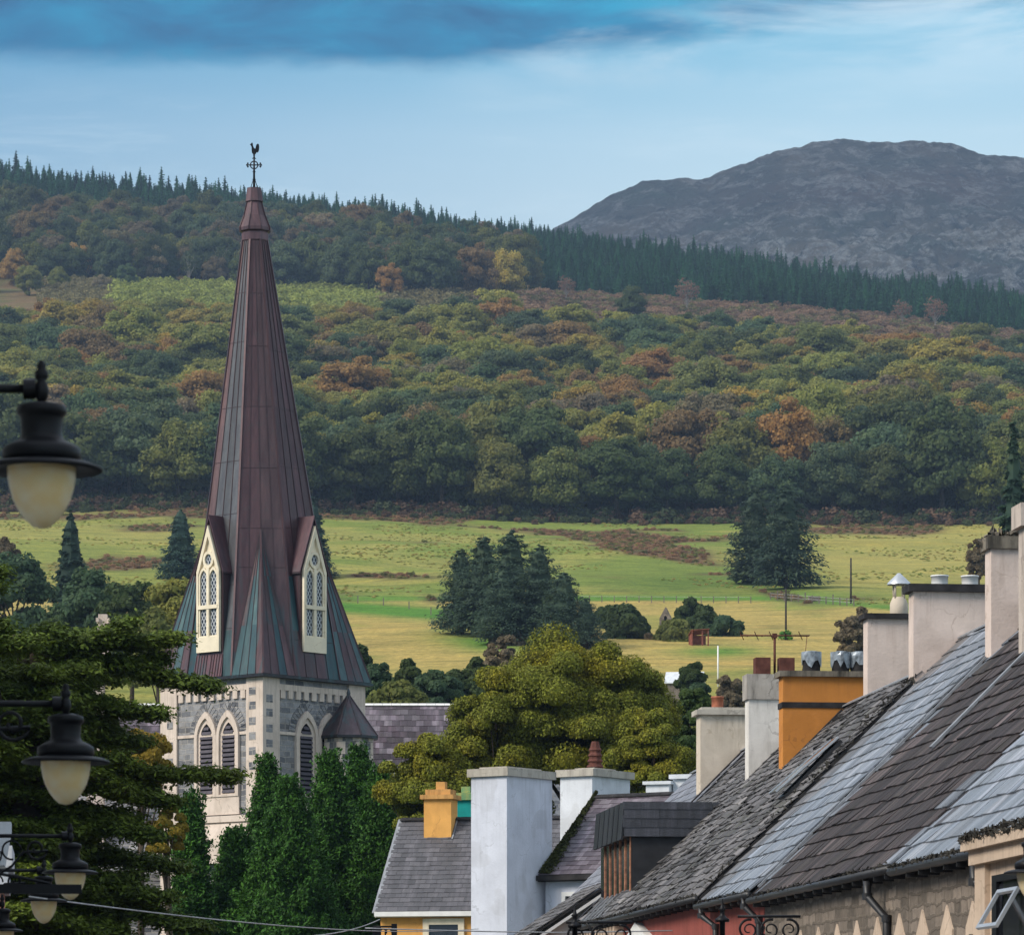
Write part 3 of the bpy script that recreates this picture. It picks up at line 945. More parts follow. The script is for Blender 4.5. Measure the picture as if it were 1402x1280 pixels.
def scatter(name, pts, rots, scl, tint, var, protos, label):
    """ONE stuff object: copies of the prototypes at PTS"""
    me = bpy.data.meshes.new(name)
    me.vertices.add(len(pts)); me.vertices.foreach_set('co', np.asarray(pts, np.float32).ravel())
    for nm, ty, arr in (('rot', 'FLOAT_VECTOR', rots), ('scl', 'FLOAT_VECTOR', scl), ('tint', 'FLOAT_VECTOR', tint)):
        me.attributes.new(nm, ty, 'POINT').data.foreach_set('vector', np.asarray(arr, np.float32).ravel())
    me.attributes.new('var', 'INT', 'POINT').data.foreach_set('value', np.asarray(var, np.int32))
    o = mesh_obj(name, me)
    ng = bpy.data.node_groups.new(name, 'GeometryNodeTree')
    ng.interface.new_socket('Geometry', in_out='INPUT', socket_type='NodeSocketGeometry')
    ng.interface.new_socket('Geometry', in_out='OUTPUT', socket_type='NodeSocketGeometry')
    gi = ng.nodes.new('NodeGroupInput'); go = ng.nodes.new('NodeGroupOutput')
    jn = ng.nodes.new('GeometryNodeJoinGeometry')
    for k, pm in enumerate(protos):
        po = bpy.data.objects.new(name + '_source', pm)
        oi = ng.nodes.new('GeometryNodeObjectInfo')
        oi.inputs['Object'].default_value = po
        gt = ng.nodes.new('GeometryNodeGeometryToInstance')
        ng.links.new(oi.outputs['Geometry'], gt.inputs[0])
        ng.links.new(gt.outputs[0], jn.inputs[0])
    ip = ng.nodes.new('GeometryNodeInstanceOnPoints')

    def attr(nm, ty):
        a = ng.nodes.new('GeometryNodeInputNamedAttribute')
        a.data_type = ty
        a.inputs['Name'].default_value = nm
        return a.outputs['Attribute']
    ng.links.new(gi.outputs[0], ip.inputs['Points'])
    ng.links.new(jn.outputs[0], ip.inputs['Instance'])
    ip.inputs['Pick Instance'].default_value = True
    ng.links.new(attr('var', 'INT'), ip.inputs['Instance Index'])
    ng.links.new(attr('rot', 'FLOAT_VECTOR'), ip.inputs['Rotation'])
    ng.links.new(attr('scl', 'FLOAT_VECTOR'), ip.inputs['Scale'])
    ng.links.new(ip.outputs[0], go.inputs[0])
    md = o.modifiers.new('scatter', 'NODES')
    md.node_group = ng
    tag(o, label, name.replace('_', ' '), kind='stuff')
    return o


TINTS = {  # leaf albedo, and the word for it
    'olive green': (0.100, 0.115, 0.032), 'yellow green': (0.160, 0.165, 0.040), 'dark green': (0.040, 0.062, 0.022),
    'blue green': (0.042, 0.075, 0.040), 'golden yellow': (0.200, 0.155, 0.034), 'rust orange': (0.190, 0.110, 0.040),
    'russet brown': (0.130, 0.088, 0.045), 'grey brown': (0.120, 0.098, 0.066)}
TN = list(TINTS)
ORD = lambda n: ['first', 'second', 'third', 'fourth', 'fifth', 'sixth', 'seventh', 'eighth', 'ninth', 'tenth', 'eleventh', 'twelfth', 'thirteenth', 'fourteenth', 'fifteenth', 'sixteenth', 'seventeenth', 'eighteenth', 'nineteenth', 'twentieth', 'twenty-first', 'twenty-second', 'twenty-third', 'twenty-fourth', 'twenty-fifth', 'twenty-sixth', 'twenty-seventh', 'twenty-eighth', 'twenty-ninth', 'thirtieth', 'thirty-first', 'thirty-second', 'thirty-third', 'thirty-fourth', 'thirty-fifth', 'thirty-sixth', 'thirty-seventh', 'thirty-eighth', 'thirty-ninth', 'fortieth'][n]


def pick_tint(rng, X, Y, low):
    """autumn colours come in drifts; the foot of the wood is darker"""
    a = float(fbm(X / 60 + 7, Y / 90, 3, 61)); b = float(fbm(X / 26, Y / 40, 3, 91))
    r = rng.random()
    if low: w = dict(zip(TN, (.34, .08, .30, .20, .02, .01, .03, .03)))
    else: w = dict(zip(TN, (.29, .29, .08, .11, .09, .06, .05, .03)))
    if b > 0.58: w['rust orange'] += .24 if not low else .03; w['russet brown'] += .10; w['golden yellow'] += .12 if not low else 0
    if a > 0.55: w['yellow green'] += .25 if not low else .02
    if a < 0.42: w['blue green'] += .2; w['dark green'] += .2
    p = np.array([w[k] for k in TN]); p = np.cumsum(p / p.sum())
    return TN[int(np.searchsorted(p, r))]


def jitter_tint(rng, nm):
    c_ = (np.array(TINTS[nm]) * .8 + .2 * np.array((.095, .095, .035))) * rng.uniform(0.85, 1.15) * np.array((rng.uniform(.92, 1.08), 1, rng.uniform(.9, 1.1)))
    return tuple(float(x) for x in c_)


rng = np.random.default_rng(42)
# rows of single trees at the foot of the wood, then the rest of the wood as one mass
rowY = [1006, 1021, 1037, 1054, 1072, 1091, 1111]
rowN = ['front', 'second', 'third', 'fourth', 'fifth', 'sixth', 'seventh']
sizew = lambda s: 'tall' if s > 1.18 else ('small' if s < 0.9 else 'round')
for ri, Yr in enumerate(rowY):
    x = -0.1335 * Yr
    k = 0
    while x < 0.1335 * Yr:
        x += rng.uniform(10.5, 15.5)
        X = x; Y = Yr + rng.normal() * 2.5
        s = float(rng.uniform(0.9, 1.45)) * (1.22 if ri < 2 else 1.08)
        nm = pick_tint(rng, X, Y, True if ri < 4 else rng.random() < .5)
        o = mesh_obj('broadleaf_tree', BL[rng.integers(len(BL))])
        o.location = (X, Y, float(gz(X, Y)) - 0.4)
        o.rotation_euler = (0, 0, rng.uniform(0, 6.28))
        o.scale = (s * rng.uniform(.92, 1.08), s, s * rng.uniform(.9, 1.15))
        o['tint'] = jitter_tint(rng, nm)
        tag(o, f"{sizew(s)} {nm} broadleaf tree, {ORD(min(k, 39))} from left in {rowN[ri]} row up the wood", 'tree', 'broadleaf trees at the foot of the wood')
        k += 1
P_, R_, S_, T_, V__ = [], [], [], [], []
Y = 1128.0
while Y < 1530:
    x = -0.142 * Y
    while x < 0.142 * Y:
        x += rng.uniform(9.5, 16.0)
        yy = Y + rng.normal() * 4
        px = 701 + F * x / yy
        s = rng.uniform(0.75, 1.35) * (1.3 if rng.random() < .25 else 1.0)
        P_.append((x, yy, float(gz(x, yy)) - 0.6)); R_.append((0, 0, rng.uniform(0, 6.28)))
        S_.append((s * rng.uniform(.98, 1.22), s * 1.05, s ** .7 * rng.uniform(.80, 1.0)))
        T_.append(jitter_tint(rng, pick_tint(rng, x, yy, yy < 1160 and rng.random() < .6))); V__.append(rng.integers(len(BL)))
    Y += 13.0
scatter('woodland', P_, R_, S_, T_, V__, BL, 'mixed autumn broadleaf wood covering the middle of the hillside')

# the upper wood: bigger crowns on the left under the skyline
UP = [  # photo column, row of the foot, height in metres, tint, kind
    (20, 392, 17, 'rust orange'), (-30, 400, 18, 'russet brown'), (108, 380, 17, 'rust orange'), (205, 392, 20, 'grey brown'), (232, 388, 16, 'russet brown'), (60, 372, 18, 'dark green'),
    (150, 360, 20, 'dark green'), (45, 330, 18, 'russet brown'), (15, 300, 18, 'russet brown'), (95, 318, 19, 'dark green'), (140, 320, 19, 'russet brown'), (175, 335, 21, 'blue green'),
    (265, 350, 20, 'dark green'), (215, 325, 19, 'russet brown'), (290, 385, 21, 'dark green'), (318, 352, 20, 'grey brown'), (250, 322, 17, 'olive green'), (300, 322, 18, 'russet brown'), (390, 402, 24, 'blue green'), (425, 402, 25, 'dark green'),
    (400, 352, 20, 'olive green'), (440, 350, 20, 'grey brown'), (470, 405, 25, 'blue green'), (505, 408, 24, 'dark green'), (480, 355, 20, 'dark green'), (535, 412, 15, 'rust orange'), (525, 362, 20, 'olive green'), (560, 410, 25, 'dark green'), (595, 412, 26, 'blue green'),
    (570, 365, 20, 'russet brown'), (620, 408, 24, 'dark green'), (610, 360, 20, 'dark green'), (655, 412, 23, 'russet brown'), (690, 412, 22, 'golden yellow'), (665, 372, 21, 'olive green'),
    (640, 330, 16, 'dark green'), (380, 318, 16, 'olive green'), (345, 402, 22, 'dark green'), (355, 335, 17, 'dark green'), (175, 400, 12, 'blue green'), (40, 405, 13, 'yellow green'), (80, 402, 12, 'olive green'), (140, 405, 10, 'grey brown'), (865, 440, 15, 'dark green')]
for k, (px, py, h, nm) in enumerate(sorted(UP)):
    p = on_ground(px, py, 1500, 2300)
    s = h / 16.0 * (0.72 if py < 345 else 0.95)
    o = mesh_obj('broadleaf_tree', BL[rng.integers(len(BL))])
    o.location = p - Vector((0, 0, .6)); o.rotation_euler = (0, 0, rng.uniform(0, 6.28)); o.scale = (s, s, s * 1.08)
    o['tint'] = tuple(float(q) * (1.35 if nm in ('rust orange', 'golden yellow', 'grey brown') else 1.0) for q in jitter_tint(rng, nm))
    where = 'left of the spire' if px < 340 else ('just right of the spire' if px < 520 else 'below the ridge plantation')
    tag(o, f"{nm} crown in the upper wood, {ORD(min(k, 39))} from left, {where}" if k < 40 else f"last {nm} crown of the upper wood, alone on the brown heath", 'tree', 'broadleaf trees of the upper wood')
# fill of the upper wood
P_, R_, S_, T_, V__ = [], [], [], [], []
for i in range(620):
    yy = rng.uniform(1800, 2050)
    px = rng.uniform(-60, 720)
    if px > 560 and yy > 1960: continue
    x = (px - 701) / F * yy
    s = rng.uniform(0.8, 1.3)
    nm = rng.choice(['dark green', 'dark green', 'dark green', 'blue green', 'blue green', 'olive green', 'russet brown', 'grey brown', 'grey brown'])
    P_.append((x, yy, float(gz(x, yy)) - 1)); R_.append((0, 0, rng.uniform(0, 6.28))); S_.append((s, s, s * 1.1)); T_.append(tuple(0.8 * np.array(jitter_tint(rng, nm)))); V__.append(rng.integers(len(BL) + 2))
scatter('upper_woodland', P_, R_, S_, T_, V__, BL + BT, 'dark mixed wood filling the upper slope below the skyline spruces')
# spruce plantation over the ridge
P_, R_, S_, T_, V__ = [], [], [], [], []
for i in range(10500):
    yy = rng.uniform(1795, 2230)
    px = rng.uniform(-60, 1480)
    x = (px - 701) / F * yy
    lo = np.interp(px, [-60, 300, 480, 640, 760, 1000, 1480], [2075, 2070, 2020, 1900, 1830, 1800, 1790])
    if yy < lo + rng.normal() * 8: continue
    s = rng.uniform(0.55, 1.3) * (.8 + .4 * float(vnoise(x / 30, yy / 30, 3))) * np.interp(px, [0, 560, 640, 780, 1000, 1400], [0.70, 0.70, 0.56, 0.60, 0.72, 0.66])
    P_.append((x, yy, float(gz(x, yy)) - .5)); R_.append((0, 0, rng.uniform(0, 6.28))); S_.append((s * 1.15, s * 1.15, s * rng.uniform(.75, 1.2)))
    T_.append(tuple(np.array((0.022, 0.070, 0.036)) * rng.uniform(.6, 1.5))); V__.append(rng.integers(3))
scatter('spruce_plantation', P_, R_, S_, T_, V__, SP, 'dark green spruce plantation along the ridge below the mountain')
SKY = [(3, 20), (14, 14), (22, 26), (33, 19), (43, 16), (52, 11), (61, 19), (74, 12), (88, 11), (104, 20), (117, 15), (127, 21), (137, 18), (144, 18), (154, 17), (172, 22), (179, 18), (188, 16), (205, 21), (218, 9), (232, 11), (240, 12), (258, 12), (279, 11), (290, 14), (298, 11), (395, 9), (425, 10), (470, 11), (485, 9), (512, 11), (560, 12), (585, 9), (606, 13), (640, 11), (676, 12), (708, 11), (741, 16)]
for k, (px, h) in enumerate(SKY):
    yy = 2150 + rng.normal() * 10
    x = (px - 701) / F * yy
    o = mesh_obj('spruce_tree', SP[rng.integers(3)])
    s = h / 17 * 0.66
    o.location = (x, yy, float(gz(x, yy)) + 1.5 * 0); o.rotation_euler = (0, 0, rng.uniform(0, 6)); o.scale = (s * 1.25, s * 1.25, s * 1.15)
    o['tint'] = tuple(float(q) for q in np.array((0.014, 0.036, 0.022)) * rng.uniform(.8, 1.3))
    tag(o, f"{'tall' if h > 17 else ('short' if h < 12 else 'slim')} dark spruce on the skyline ridge, {ORD(k)} from left", 'spruce', 'skyline spruces')
# pale bare trees on the heath
for px, py, s, lb in ((775, 415, .85, 'leafless grey tree on the brown heath below the plantation'), (940, 432, 1.15, 'tallest pale bare tree standing alone below the plantation'), (1235, 450, .9, 'reddish bare tree at the plantation foot, left of its twin'), (1280, 455, 1.1, 'rounder reddish bare tree at the plantation foot'), (285, 385, 1.5, 'thin pale birch trunk against the dark upper wood')):
    o = mesh_obj('bare_tree', BT[rng.integers(2)])
    o.location = on_ground(px, py, 1500, 2300); o.scale = (s * 1.3, s * 1.3, s); o['tint'] = (0.13, 0.085, 0.065)
    tag(o, lb, 'tree')
# bracken and heath scrub
P_, R_, S_, T_, V__ = [], [], [], [], []
n_ = 42000
yy = rng.uniform(470, 1000, n_); px = rng.uniform(-40, 1440, n_); x = (px - 701) / F * yy
zz = gz(x, yy); pp = pix(x, yy, zz)
gm = sst(fbm(x / 22 + 9, yy / 30, 4, 44), .44, .66) * (.25 + .75 * sst(pp[1], 835, 800)) + .5 * np.exp(-((pp[1] - 823) / 5) ** 2)
msk = gm * rng.random(n_) > 0.50
for X, Y, Z in zip(x[msk], yy[msk], zz[msk]):
    s = rng.uniform(.07, .22)
    P_.append((X, Y, Z)); R_.append((0, 0, rng.uniform(0, 6))); S_.append((s * 1.8, s * 1.8, s * rng.uniform(.5, 1.0))); V__.append(0)
    T_.append(tuple(np.array((0.165, 0.20, 0.052) if rng.random() < .5 else (.27, .23, .085)) * rng.uniform(.8, 1.2)))
scatter('rough_grass', P_, R_, S_, T_, V__, [BU], 'tussocks of rough grass and rushes across the pastures')
P_, R_, S_, T_, V__ = [], [], [], [], []
P_, R_, S_, T_, V__ = [], [], [], [], []
n_ = 60000
yy = rng.uniform(470, 1006, n_); px = rng.uniform(-40, 1440, n_); x = (px - 701) / F * yy
zz = gz(x, yy); pp = pix(x, yy, zz)
msk = bracken_mask(pp[0], pp[1], x, yy) * rng.random(n_) > 0.50
for X, Y, Z in zip(x[msk], yy[msk], zz[msk]):
    s = rng.uniform(.15, .55)
    P_.append((X, Y, Z)); R_.append((0, 0, rng.uniform(0, 6))); S_.append((s * 1.3, s * 1.3, s * rng.uniform(.5, 1.0))); V__.append(0)
    T_.append(tuple(np.array((0.20, 0.125, 0.075) if rng.random() < .62 else (.12, .125, .045)) * rng.uniform(.6, 1.3)))
for i in range(3400):
    Y = rng.uniform(1585, 1812); p_ = rng.uniform(640, 1430)
    X = (p_ - 701) / F * Y
    s = rng.uniform(.7, 2.6)
    P_.append((X, Y, float(gz(X, Y)))); R_.append((0, 0, rng.uniform(0, 6))); S_.append((s * 1.5, s * 1.5, s * .9)); V__.append(0)
    T_.append(tuple(np.array((0.15, 0.10, 0.065) if rng.random() < .7 else (.10, .095, .04)) * rng.uniform(.6, 1.3)))
for i in range(2600):
    Y = rng.uniform(1575, 1795); p_ = rng.uniform(60, 640)
    X = (p_ - 701) / F * Y
    s = rng.uniform(1.0, 3.2)
    P_.append((X, Y, float(gz(X, Y)))); R_.append((0, 0, rng.uniform(0, 6))); S_.append((s * 1.3, s * 1.3, s * 1.1)); V__.append(0)
    T_.append(tuple(np.array((0.16, 0.18, 0.045) if 150 < p_ < 520 else (.12, .105, .05)) * rng.uniform(.7, 1.3)))
for i in range(1300):
    Y = 1006 - abs(rng.normal()) * 7; p_ = rng.uniform(-40, 1450)
    X = (p_ - 701) / F * Y
    s = rng.uniform(.5, 2.2) * (1 if Y > 1000 else .5)
    P_.append((X, Y, float(gz(X, Y)))); R_.append((0, 0, rng.uniform(0, 6))); S_.append((s * 1.3, s * 1.3, s * 1.1)); V__.append(0)
    T_.append(tuple(np.array((0.10, 0.065, 0.045) if rng.random() < .4 else (.05, .065, .03)) * rng.uniform(.6, 1.3)))
scatter('bracken_scrub', P_, R_, S_, T_, V__, [BU], 'brown bracken and low scrub on rough banks and heath')
#@@PART2
# ------------------------------------------------------------------ the church
TR = R(48.4)
CX, CY = (360 - 701) / F * 200, 200.0
CB = float(gz(CX, CY))
church = empty('church', (CX, CY, CB), 0, 'grey stone church with a tall purple brown copper spire on its corner tower', 'church')
D0 = (0, 0, -CB)
zc = lambda y: CZ + (HOR - y) / 28.545
HS = 3.35


def lancet(e, w, z0, zs, n=7):
    """outline (e, z) of a pointed window, counter-clockwise from bottom left"""
    pts = [(e - w / 2, z0), (e + w / 2, z0)]
    for k in range(n + 1):
        a = R(60) * k / n
        pts.append((e - w / 2 + w * math.cos(a), zs + w * math.sin(a)))
    for k in range(n - 1, -1, -1):
        a = R(60) * k / n
        pts.append((e + w / 2 - w * math.cos(a), zs + w * math.sin(a)))
    return pts


FL = lambda e, z, o=0.0: Vector((-HS - o, e, z))       # face seen on the left
FR = lambda e, z, o=0.0: Vector((e, -HS - o, z))       # face seen on the right
NL, NR = Vector((-1, 0, 0)), Vector((0, -1, 0))

mb = MB()
mb.box(-HS, HS, -HS, HS, CB - 1, 19.3)
mb.build('tower_wall', M['rubble'], church, D0, TR)
mb = MB()
for sx_ in (-1, 1):
    for sy_ in (-1, 1):
        x0, x1 = sorted((sx_ * (HS + .12), sx_ * (HS - 1.0)))
        y0, y1 = sorted((sy_ * (HS + .12), sy_ * (HS - 1.0)))
        mb.box(x0, x1, y0, y1, CB - 1, 19.26)
a_ = HS + .10
for z0, z1, o in ((18.72, 19.0, .10), (16.64, 16.78, .07), (12.55, 12.85, .22), (11.4, 11.65, .45)):
    q = HS + o
    mb.ring([(-q, -q, z0), (q, -q, z0), (q, q, z0), (-q, q, z0)], [(-HS + .2, -HS + .2, z0), (HS - .2, -HS + .2, z0), (HS - .2, HS - .2, z0), (-HS + .2, HS - .2, z0)], (0, 0, z1 - z0))
for fc in (FL, FR):
    for k in range(9):
        e = -2.1 + k * 0.525
        p = [fc(e - .15, 18.34, -.02), fc(e + .15, 18.34, -.02), fc(e + .15, 18.74, -.02), fc(e - .15, 18.74, -.02)]
        mb.prism(p, (fc(0, 0, .12) - fc(0, 0, 0)))
# battered offsets below the belfry
for z0, z1, o0, o1 in ((11.65, 12.55, .42, .10), (10.6, 11.4, .5, .5)):
    q0, q1 = HS + o0, HS + o1
    vs = [(-q0, -q0, z0), (q0, -q0, z0), (q0, q0, z0), (-q0, q0, z0), (-q1, -q1, z1), (q1, -q1, z1), (q1, q1, z1), (-q1, q1, z1)]
    mb.add(vs, [(0, 1, 5, 4), (1, 2, 6, 5), (2, 3, 7, 6), (3, 0, 4, 7)])
mb.build('stone_dressing', M['ashlar'], church, D0, TR)
mb = MB()
for y in (962, 981, 1002, 1022, 1042, 1062): 
    z = zc(y); p = [FL(-HS + .36, z, .1), FL(-HS + .80, z, .1), FL(-HS + .80, z + .36, .1), FL(-HS + .36, z + .36, .1)]; mb.prism(p, NL * .03)
for y in (972, 991, 1012, 1032, 1052): 
    z = zc(y); p = [FR(-HS + .10, z, .1), FR(-HS + .52, z, .1), FR(-HS + .52, z + .36, .1), FR(-HS + .10, z + .36, .1)]; mb.prism(p, NR * .03)
for y in (1000, 1028, 1050, 1072):
    z = zc(y); p = [FL(HS - .75, z, .1), FL(HS - .35, z, .1), FL(HS - .35, z + .36, .1), FL(HS - .75, z + .36, .1)]; mb.prism(p, NL * .03)
mb.build('quoin_stones', M['rubble'], church, D0, TR)
rng = np.random.default_rng(5)
for fc, nn, es in ((FL, NL, (.38, -1.11)), (FR, NR, (-.51, .98))):
    for e in es:
        f = MB()
        zs, zb_ = 16.55, 13.86
        o1, i1 = lancet(e, 1.48, zb_ - .1, zs), lancet(e, 1.12, zb_, zs)
        i2 = lancet(e, .82, zb_ + .05, zs)
        f.ring([fc(*p, -.05) for p in o1], [fc(*p, -.05) for p in i1], nn * .21)
        f.ring([fc(*p, -.05) for p in i1], [fc(*p, -.05) for p in i2], nn * .11)
        f.prism([fc(e - .75, zb_ - .95, .02), fc(e + .75, zb_ - .95, .02), fc(e + .75, zb_ - .08, .02), fc(e - .75, zb_ - .08, .02)], nn * .09)
        w_ = f.build('belfry_window', M['ashlar'], church, D0, TR)
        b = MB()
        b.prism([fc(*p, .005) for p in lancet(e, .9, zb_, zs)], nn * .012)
        b.build('shade_panel', M['dark'], w_)  # flat sheet on solid wall, coloured dark to stand for shade behind the slats
        l = MB()
        for k in range(15):
            z = zb_ + .15 + k * .215
            w2 = .41 if z < zs else max(.06, .41 - (z - zs) ** 1.5 * .75)
            p0 = [fc(e - w2, z, .03), fc(e + w2, z, .03), fc(e + w2, z + .085, .015), fc(e - w2, z + .085, .015)]
            l.prism(p0, nn * .075 + Vector((0, 0, -.07)))
        l.build('louvres', M['louvre'], w_)
        v = MB()
        for side in (-1, 1):
            for k in range(9):
                a = R(6 + 56 * k / 8); r0, r1 = 1.50, 1.50 + .42
                def pt(r, aa): return (e + side * (-.74 + r * math.cos(aa)), zs + r * math.sin(aa))
                d = R(2.9)
                v.prism([fc(*pt(r0, a - d), -.02), fc(*pt(r1, a - d), -.02), fc(*pt(r1, a + d), -.02), fc(*pt(r0, a + d), -.02)], nn * .055)
        v.build('relieving_arch', M['rubble'], church, D0, TR)

# the copper spire
ZE, ZT = 19.42, 40.76
ca_, sa_ = math.cos(-TR), math.sin(-TR)


def lean(z):
    k = -0.40 * (z - ZE) / (ZT - ZE) + .02
    return Vector((k * ca_, k * sa_, 0))


apo = lambda z: 3.64 - (z - ZE) / (ZT - ZE) * (3.64 - .56)
COPPERS = [(0.080, 0.040, 0.046), (0.066, 0.034, 0.041), (0.094, 0.048, 0.054), (0.072, 0.042, 0.046)]
TEALS = [(0.030, 0.082, 0.092), (0.022, 0.065, 0.078), (0.045, 0.092, 0.098)]
TANS = [(0.165, 0.098, 0.096), (0.135, 0.078, 0.078), (0.075, 0.078, 0.085)]


def octv(k, a, z):
    t = R(22.5 + 45 * k)
    r = a / math.cos(R(22.5))
    return Vector((r * math.cos(t), r * math.sin(t), z)) + lean(z)


def cu(rng, teal=0.0, tan=0.0):
    r = rng.random()
    L_ = TEALS if r < teal else (TANS if r < teal + tan else COPPERS)
    c_ = np.array(L_[rng.integers(len(L_))]) * rng.uniform(.85, 1.15)
    return tuple(float(x) for x in c_)


sp = MB(); sm_ = MB()
bands = [ZE, 21.6, 24.2, 26.9, 29.6, 32.4, 35.4, 38.2, ZT]
for k in range(8):
    a, b = k, k + 1
    ns = 4
    ang = (22.5 + 45 * k + 22.5) % 360
    diag = round(ang) % 90 == 45
    tanp = .65 if round(ang) == 180 else 0.0       # this facet draws mostly from the paler tan palette
    cols = [cu(rng, 0.0, tanp) for _ in range(ns)]
    for j in range(ns):
        f0, f1 = j / ns, (j + 1) / ns
        for i in range(len(bands) - 1):
            z0, z1 = bands[i], bands[i + 1]
            q = [octv(a, apo(z0), z0).lerp(octv(b, apo(z0), z0), f) for f in (f0, f1)] + [octv(a, apo(z1), z1).lerp(octv(b, apo(z1), z1), f) for f in (f1, f0)]
            cc = cols[j]
            edge = (j in (0, ns - 1))
            if (i < 2 and not diag and edge and rng.random() < .75) or (i < 3 and tanp and j == 0) or (i < 3 and rng.random() < .03):
                cc = cu(rng, 1.0)
            elif rng.random() < .55: cc = tuple(np.array(cc) * rng.uniform(.8, 1.2))
            sp.add(q, [(0, 1, 2, 3)], 0, cc)
        if j:
            sm_.beam(octv(a, apo(ZE), ZE).lerp(octv(b, apo(ZE), ZE), f0), octv(a, apo(ZT), ZT).lerp(octv(b, apo(ZT), ZT), f0), .035, .05, (math.cos(R(ang)), math.sin(R(ang)), .14), 0, (.055, .03, .034))
    for i in range(1, len(bands) - 1):
        z = bands[i] + rng.uniform(-.5, .5)
        sm_.beam(octv(a, apo(z) + .006, z), octv(b, apo(z) + .006, z), .02, .02, (0, 0, 1), 0, (.06, .034, .038))
    sm_.beam(octv(a, apo(ZE), ZE), octv(a, apo(ZT), ZT), .09, .09, (math.cos(R(22.5 + 45 * k)), math.sin(R(22.5 + 45 * k)), .14), 0, (.075, .038, .043))
for k in (0, 2, 4, 6):                                # broaches over the square's corners
    ang = R(45 + 45 * k)
    zt_ = 26.4
    ap = Vector((math.cos(ang), math.sin(ang), 0)) * (apo(zt_) + .03) + Vector((0, 0, zt_)) + lean(zt_)
    cn = Vector((math.copysign(3.66, math.cos(ang)), math.copysign(3.66, math.sin(ang)), ZE)) + lean(ZE)
    for v in (octv(k, 3.66, ZE), octv(k + 1, 3.66, ZE)):
        n = 4
        for j in range(n):
            p, q = cn.lerp(v, j / n), cn.lerp(v, (j + 1) / n)
            tl = (.15, .5, .65, .2)[j]
            for i in range(3):
                g0, g1 = (0, .34, .68, 1.0)[i], (0, .34, .68, 1.0)[i + 1]
                pts = [p.lerp(ap, g0), q.lerp(ap, g0), q.lerp(ap, g1), p.lerp(ap, g1)]
                if i == 2: pts = pts[:3]
                f = tuple(range(len(pts)))
                sp.add(pts, [f], 0, cu(rng, tl if i < 2 else tl * .35))
            if j: sm_.beam(p, ap, .035, .06, (math.cos(ang), math.sin(ang), .3), 0, (.05, .032, .036))
    sm_.beam(cn, ap, .08, .08, (math.cos(ang), math.sin(ang), .3), 0, (.07, .036, .04))
    for v in (octv(k, 3.66, ZE), octv(k + 1, 3.66, ZE)): sm_.beam(v, ap, .05, .06, (math.cos(ang), math.sin(ang), .3), 0, (.05, .032, .036))
# collar and cap at the top
cap = [(.60, ZT - .25), (.64, ZT - .2), (.64, ZT + .12), (.60, ZT + .14), (.60, ZT + .2), (.70, ZT + .27), (.71, ZT + .42), (.50, ZT + 1.0), (.34, 42.45), (.42, 42.45), (.33, 43.1)]
for i in range(len(cap) - 1):
    for k in range(8):
        sp.add([octv(k, cap[i][0], cap[i][1]), octv(k + 1, cap[i][0], cap[i][1]), octv(k + 1, cap[i + 1][0], cap[i + 1][1]), octv(k, cap[i + 1][0], cap[i + 1][1])], [(0, 1, 2, 3)], 0, tuple(np.array((0.105, 0.060, 0.068)) * rng.uniform(.8, 1.2)))
sp.add([octv(k, .34, 43.1) for k in range(8)], [tuple(range(8))], 0, (.06, .03, .035))
for k in range(8):
    for i in (5, 6, 7): sm_.beam(octv(k, cap[i][0] + .01, cap[i][1]), octv(k, cap[i + 1][0] + .01, cap[i + 1][1]), .05, .05, (0, 0, 1) if i > 6 else (1, 0, 0), 0, (.06, .03, .036))
q = 3.74
sp.box(-q, q, -q, q, 19.27, 19.40, 0, (.018, .018, .022))
spo = sp.build('spire', M['copper'], church, D0, TR)
sm_.build('standing_seams', M['copper'], spo)

